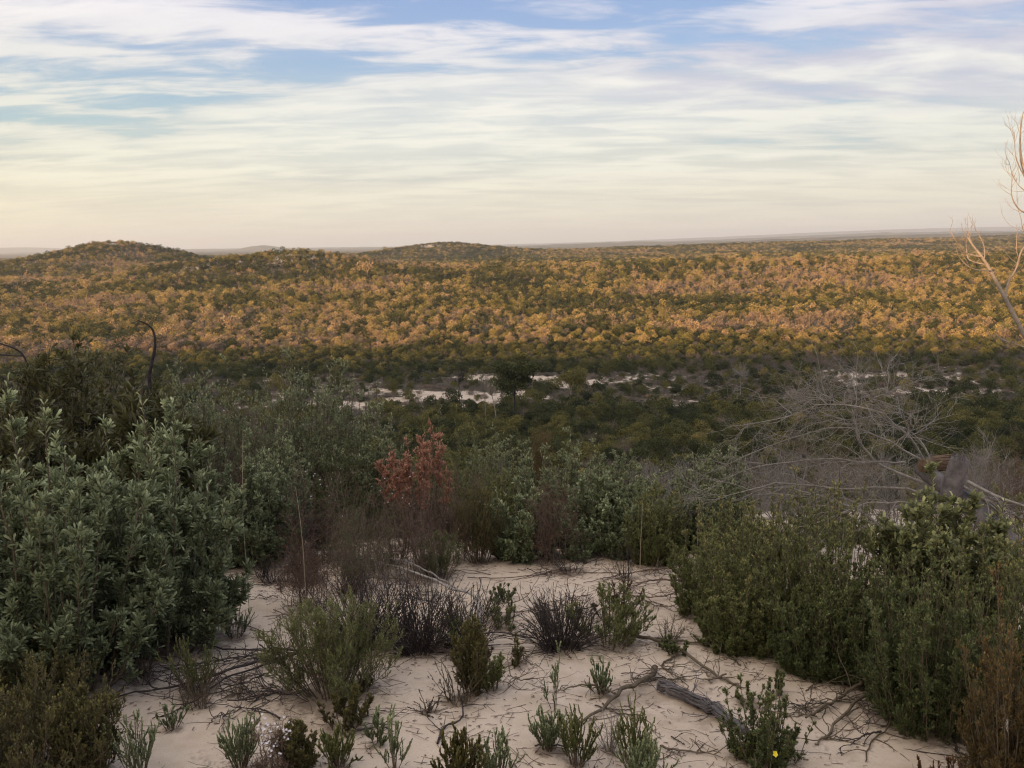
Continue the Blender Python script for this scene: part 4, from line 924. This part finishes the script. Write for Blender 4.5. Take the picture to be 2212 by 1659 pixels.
# ------------------------------------------------------------------ scatter the scrub
def scatter():
    rng = np.random.default_rng(2024)
    P = []; r = 9.0
    while r < 1900:
        s = (1.4 if r < 120 else 1.22) if r < 200 else 1.22 * (r / 200) ** .42
        n = int(math.radians(76) * r / s)
        az = np.radians(-38 + 76 * (np.arange(n) + rng.random(n)) / n); rr = r + (rng.random(n) - .5) * s * 1.7
        P.append(np.stack([rr * np.sin(az), rr * np.cos(az), np.full(n, s), rr], -1)); r += s * .8
    P = np.concatenate(P); x, y, s, r = P.T
    b = bare(x, y); u = rng.random(len(x)); z = Z(x, y)
    f1 = fbm(x / 22, y / 22, 101); f2 = fbm(x / 55, y / 35, 111); f3 = fbm(x / 9, y / 9, 121)
    kind = np.zeros(len(x), int)                        # 0 bush 1 twiggy 2 low 3 tall
    tint = np.zeros(len(x))
    keep = u < np.where(y > 123, .91, .95) - .70 * sst(.3, .9, b)
    slope = (y > 9) & (y < 60); kind[slope & (rng.random(len(x)) < .72 + f3 * .3)] = 1
    vg = (y >= 60) & (y < 93); kind[vg & (rng.random(len(x)) < .10 + .6 * sst(.0, .5, f1) * (x < 10))] = 1
    vs = (y >= 93) & (y < 123); q = rng.random(len(x)); kind[vs] = np.where(q[vs] < .5, 2, np.where(q[vs] < .75, 1, 0))
    keep &= ~((y > 150) & (rng.random(len(x)) < .45 * sst(.15, .5, fbm(x / 7, y / 5, 131))))
    keep &= ~(vs & (rng.random(len(x)) < .35 * (b > .3)))
    vb = (y >= 123) & (y < 150); kind[vb & (rng.random(len(x)) < .22 + .4 * sst(0, .4, f1) + .2 * (x > 30))] = 1
    far = y >= 150; q = rng.random(len(x))
    pt = .10 + .55 * sst(.0, .5, f2) + .25 * sst(.1, .5, f3)
    kind[far & (q < pt)] = 1; kind[far & (q > .93)] = 2; kind[far & (q > .925) & (q < .93) & (y < 400)] = 3
    # colour of each bush, 0 dark green .. 1 grey brown
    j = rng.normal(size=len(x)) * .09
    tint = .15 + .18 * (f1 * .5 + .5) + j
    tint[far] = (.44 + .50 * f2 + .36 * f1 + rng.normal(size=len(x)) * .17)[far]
    tint[far] += (.20 * (1 - sst(175, 250, y)) - .15 * sst(340, 520, y))[far]  # sunlit brightness put into the tint past the shadow line; far hills darker
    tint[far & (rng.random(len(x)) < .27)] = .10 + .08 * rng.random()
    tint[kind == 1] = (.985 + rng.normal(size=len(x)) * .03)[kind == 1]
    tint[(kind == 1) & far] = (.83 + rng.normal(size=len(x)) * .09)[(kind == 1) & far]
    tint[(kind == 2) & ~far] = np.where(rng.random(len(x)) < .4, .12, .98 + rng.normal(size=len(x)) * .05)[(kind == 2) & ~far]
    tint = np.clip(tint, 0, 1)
    sc = s / 1.58 * (.55 + .85 * rng.random(len(x)) ** 1.8) * np.where(kind == 1, .9, 1.0) * np.where(vs & (kind != 0), .75, 1)
    sc = sc * np.where(far, np.clip(1 + .55 * f3 + .25 * rng.normal(size=len(x)), .5, 2.0), 1)
    sc = sc * np.where(slope, .42 + .43 * sst(10, 32, y), 1) * np.where(vg, 1.05, 1)
    # what the ridge hides is left out
    azb = np.round(np.degrees(np.arctan2(x, y)) * 4).astype(int)
    top = (z + 1.8 * sc * np.minimum(1, (260 / r) ** .45) - 1.6) / r
    R_ = np.exp(np.linspace(math.log(5), math.log(3600), 260)); ok = np.ones(len(x), bool)
    for a in np.unique(azb):
        i = np.where(azb == a)[0]; t = math.radians(a / 4)
        prof = (Z(R_ * math.sin(t), R_ * math.cos(t)) - 1.6) / R_; mx = np.maximum.accumulate(prof)
        ok[i] = top[i] > np.interp(r[i] * .97, R_, mx) - .0035
    keep &= ok
    # leave the near plants and the single trees room
    keep &= ~((y < 9.5))
    x, y, z, s, r, kind, tint, sc = [a[keep] for a in (x, y, z, s, r, kind, tint, sc)]
    rot = rng.random(len(x)) * 6.283
    # largest in the picture: built one by one
    show = sc / r * np.where(kind == 2, .5, 1) * np.where(np.abs(x / y) < .66, 1, 0)
    # tops hidden behind the near shrubs do not show
    py_top = CY - FPX * np.tan(np.arctan((z + 1.4 * sc - 1.6) / r) + R(9.43)); px = CX + FPX * x / y * .98
    hid = np.interp(px, [0, 230, 520, 860, 1000, 1500, 1900, 2212], [745, 760, 800, 850, 890, 970, 1000, 960])
    show = np.where(py_top > hid + 45, 0, show)
    order = np.argsort(-show); single = np.zeros(len(x), bool)
    names = {0: ('scrub_bush', 'bush', 'green leafy bush among its like on the shaded slope and valley floor', 'green bushes of the shaded valley', 'bush', 235),
             1: ('bare_bush', 'dead bush', 'grey bare twigged bush among its like on the shaded slope and valley', 'bare grey bushes of the shaded slope', 'twiggy', 120),
             2: ('low_bush', 'low bush', 'low brown mound of heath on the sand of the valley floor', 'low brown heath mounds in the valley', 'low', 60)}
    cnt = {0: 0, 1: 0, 2: 0}
    for i in order:
        k = int(kind[i])
        if show[i] <= 0 or k == 3 or cnt[k] >= names[k][5] or y[i] > 149: continue
        nm, cat, lab, grp, key, _ = names[k]
        lf, wd = HI[key][i % len(HI[key])]
        e = empty(nm, (x[i], y[i], z[i]), rot[i]); e.scale = (sc[i],) * 3; tag(e, lab, cat, grp)
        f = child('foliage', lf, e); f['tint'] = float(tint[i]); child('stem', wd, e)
        cnt[k] += 1; single[i] = True
    m = ~single; x, y, z, r, kind, tint, sc, rot = [a[m] for a in (x, y, z, r, kind, tint, sc, rot)]
    near = r < 170; rn = rng.integers(0, 1000, len(x))
    idx = np.where(kind == 0, np.where(near, rn % 4, 9 + rn % 5), np.where(kind == 1, np.where(near, 4 + rn % 3, 14 + rn % 3), np.where(kind == 2, np.where(near, 7 + rn % 2, 17 + rn % 2), 19 + rn % 2)))
    print('singles', cnt, 'mass', len(x))
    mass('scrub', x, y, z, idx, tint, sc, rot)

def mass(name, x, y, z, idx, tint, sc, rot):
    me = bpy.data.meshes.new(name); me.vertices.add(len(x))
    me.vertices.foreach_set('co', np.stack([x, y, z], -1).astype(np.float32).ravel())
    for n_, t_, v_ in (('idx', 'INT', idx.astype(np.int32)), ('tint', 'FLOAT', tint.astype(np.float32)), ('sc', 'FLOAT', sc.astype(np.float32)), ('rot', 'FLOAT', rot.astype(np.float32))):
        me.attributes.new(n_, t_, 'POINT').data.foreach_set('value', v_)
    r_ = np.hypot(x, y); s3 = np.stack([sc, sc, sc * np.minimum(1, (260 / r_) ** .45)], -1)
    me.attributes.new('sc3', 'FLOAT_VECTOR', 'POINT').data.foreach_set('vector', s3.astype(np.float32).ravel())
    o = bpy.data.objects.new(name, me); COL.objects.link(o)
    tag(o, 'sea of low golden green scrub covering the valley and far hills', 'scrub', kind='stuff')
    pc = bpy.data.collections.new('scrub_sources')
    for p in protos: pc.objects.link(p)
    ng = bpy.data.node_groups.new('scrub_spread', 'GeometryNodeTree')
    ng.interface.new_socket('Geometry', in_out='INPUT', socket_type='NodeSocketGeometry')
    ng.interface.new_socket('Geometry', in_out='OUTPUT', socket_type='NodeSocketGeometry')
    gi = ng.nodes.new('NodeGroupInput'); go = ng.nodes.new('NodeGroupOutput')
    iop = ng.nodes.new('GeometryNodeInstanceOnPoints'); ci = ng.nodes.new('GeometryNodeCollectionInfo')
    ci.inputs['Collection'].default_value = pc; ci.inputs['Separate Children'].default_value = True; ci.inputs['Reset Children'].default_value = True
    def na(n_, t_):
        a = ng.nodes.new('GeometryNodeInputNamedAttribute'); a.data_type = t_; a.inputs['Name'].default_value = n_; return a.outputs['Attribute']
    ng.links.new(gi.outputs[0], iop.inputs['Points']); ng.links.new(ci.outputs[0], iop.inputs['Instance'])
    iop.inputs['Pick Instance'].default_value = True
    ng.links.new(na('idx', 'INT'), iop.inputs['Instance Index']); ng.links.new(na('sc3', 'FLOAT_VECTOR'), iop.inputs['Scale'])
    cx = ng.nodes.new('ShaderNodeCombineXYZ'); ng.links.new(na('rot', 'FLOAT'), cx.inputs[2]); ng.links.new(cx.outputs[0], iop.inputs['Rotation'])
    ng.links.new(iop.outputs[0], go.inputs[0])
    md = o.modifiers.new('spread', 'NODES'); md.node_group = ng
scatter()

# ------------------------------------------------------------------ valley trees
def valley_tree(name, label, px, pyb, dist, ytop, crown_px, bark, leafy=True, tint=.22, seed=1, crown_h=.5, lean=0.0):
    rng = np.random.default_rng(seed)
    p = W(px, pyb, dist); g = np.array([p[0], p[1], float(Z(p[0], p[1]))]); h = W(px, ytop, dist)[2] - g[2]; w = wpx(crown_px, dist)
    e = empty(name, g); tag(e, label, 'tree' if leafy else 'dead tree')
    tr = Acc(); top = np.array([lean * h, 0, h * (1 - crown_h * .6)])
    rooted(tr, spline([[0, 0, -.2], [lean * h * .2, .05, h * .3], top], 8), h * .011, h * .007, 7)
    n = 13; a = rng.random(n) * 6.28; q = np.sqrt(rng.random(n)) * w * .38
    C = np.stack([top[0] + np.cos(a) * q, np.sin(a) * q, h * (1 - crown_h * (.22 + .55 * rng.random(n))) - (q / w) ** 2 * h * .3 * crown_h], -1)
    s = np.linspace(0, 1, 6)[None, :, None]; B = np.tile(top * [1, 1, .9], (n, 1)); C1 = (B + C) / 2 + [0, 0, -h * .04]
    br = B[:, None] * (1 - s) ** 2 + 2 * C1[:, None] * s * (1 - s) + C[:, None] * s ** 2
    lb = Acc(); tubes(lb, br, h * .008, h * .003, 5, rng.random(n)); twigs(lb, rng, br, 7, h * .14, 3, .5, h * .0022, .1)
    child('trunk', tr.mesh('trunk', M[bark], True), e); child('limbs', lb.mesh('limbs', M[bark], True), e)
    if leafy:
        lf = Acc()
        for c in np.vstack([C, C + rng.normal(size=C.shape) * [w * .12, w * .12, h * .05]]): crown(rng, lf, c, w * (.17 + .08 * rng.random()), 300, w * .05, flat=.7, fill=.7)
        f = child('crown', lf.mesh('crown', M['scrub']), e); f['tint'] = tint
valley_tree('valley_tree', 'tallest dark tree with a rounded crown at the valley sand patch', 1112, 900, 82, 772, 88, 'w_burnt', tint=.2, seed=11, crown_h=.5)
valley_tree('valley_tree', 'small flat crowned tree with a pale trunk on the valley sand', 1232, 868, 95, 795, 62, 'w_pale', tint=.35, seed=12, crown_h=.42, lean=.05)
valley_tree('dead_tree', 'bare tree with a dark trunk left of the tallest valley tree', 992, 850, 92, 785, 40, 'w_burnt', leafy=False, seed=13)
valley_tree('dead_tree', 'thin bare grey tree on the valley sand nearest the tallest tree', 1048, 880, 86, 795, 36, 'w_grey', leafy=False, seed=14)
valley_tree('dead_tree', 'forked bare pale tree right of the thin grey one on the valley sand', 1072, 885, 85, 815, 44, 'w_pale', leafy=False, seed=15, lean=-.1)
valley_tree('dead_tree', 'bare twiggy tree far right behind the dead branches in the valley', 1600, 830, 100, 770, 50, 'w_grey', leafy=False, seed=16)

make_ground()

# ------------------------------------------------------------------ haze
def haze():
    me = bpy.data.meshes.new('haze'); s = 17000
    zb, zt = -75, 160
    v = [(a * s, b * s, c) for a in (-1, 1) for b in (-1, 1) for c in (zb, zt)]
    f = [(0, 1, 3, 2), (4, 6, 7, 5), (0, 4, 5, 1), (2, 3, 7, 6), (0, 2, 6, 4), (1, 5, 7, 3)]
    me.from_pydata(v, [], f)
    m = bpy.data.materials.new('haze'); m.use_nodes = True; nt = m.node_tree; nt.nodes.clear()
    out = N(nt, 'ShaderNodeOutputMaterial'); pv = N(nt, 'ShaderNodeVolumePrincipled')
    pv.inputs['Color'].default_value = (.86, .92, .96, 1); pv.inputs['Density'].default_value = HAZE; pv.inputs['Anisotropy'].default_value = .2
    lk(nt, pv.outputs[0], out.inputs['Volume']); me.materials.append(m)
    o = bpy.data.objects.new('haze', me); COL.objects.link(o); tag(o, 'thin pale evening haze over the far plain', 'haze', kind='stuff')
HAZE = 0.00014

haze()
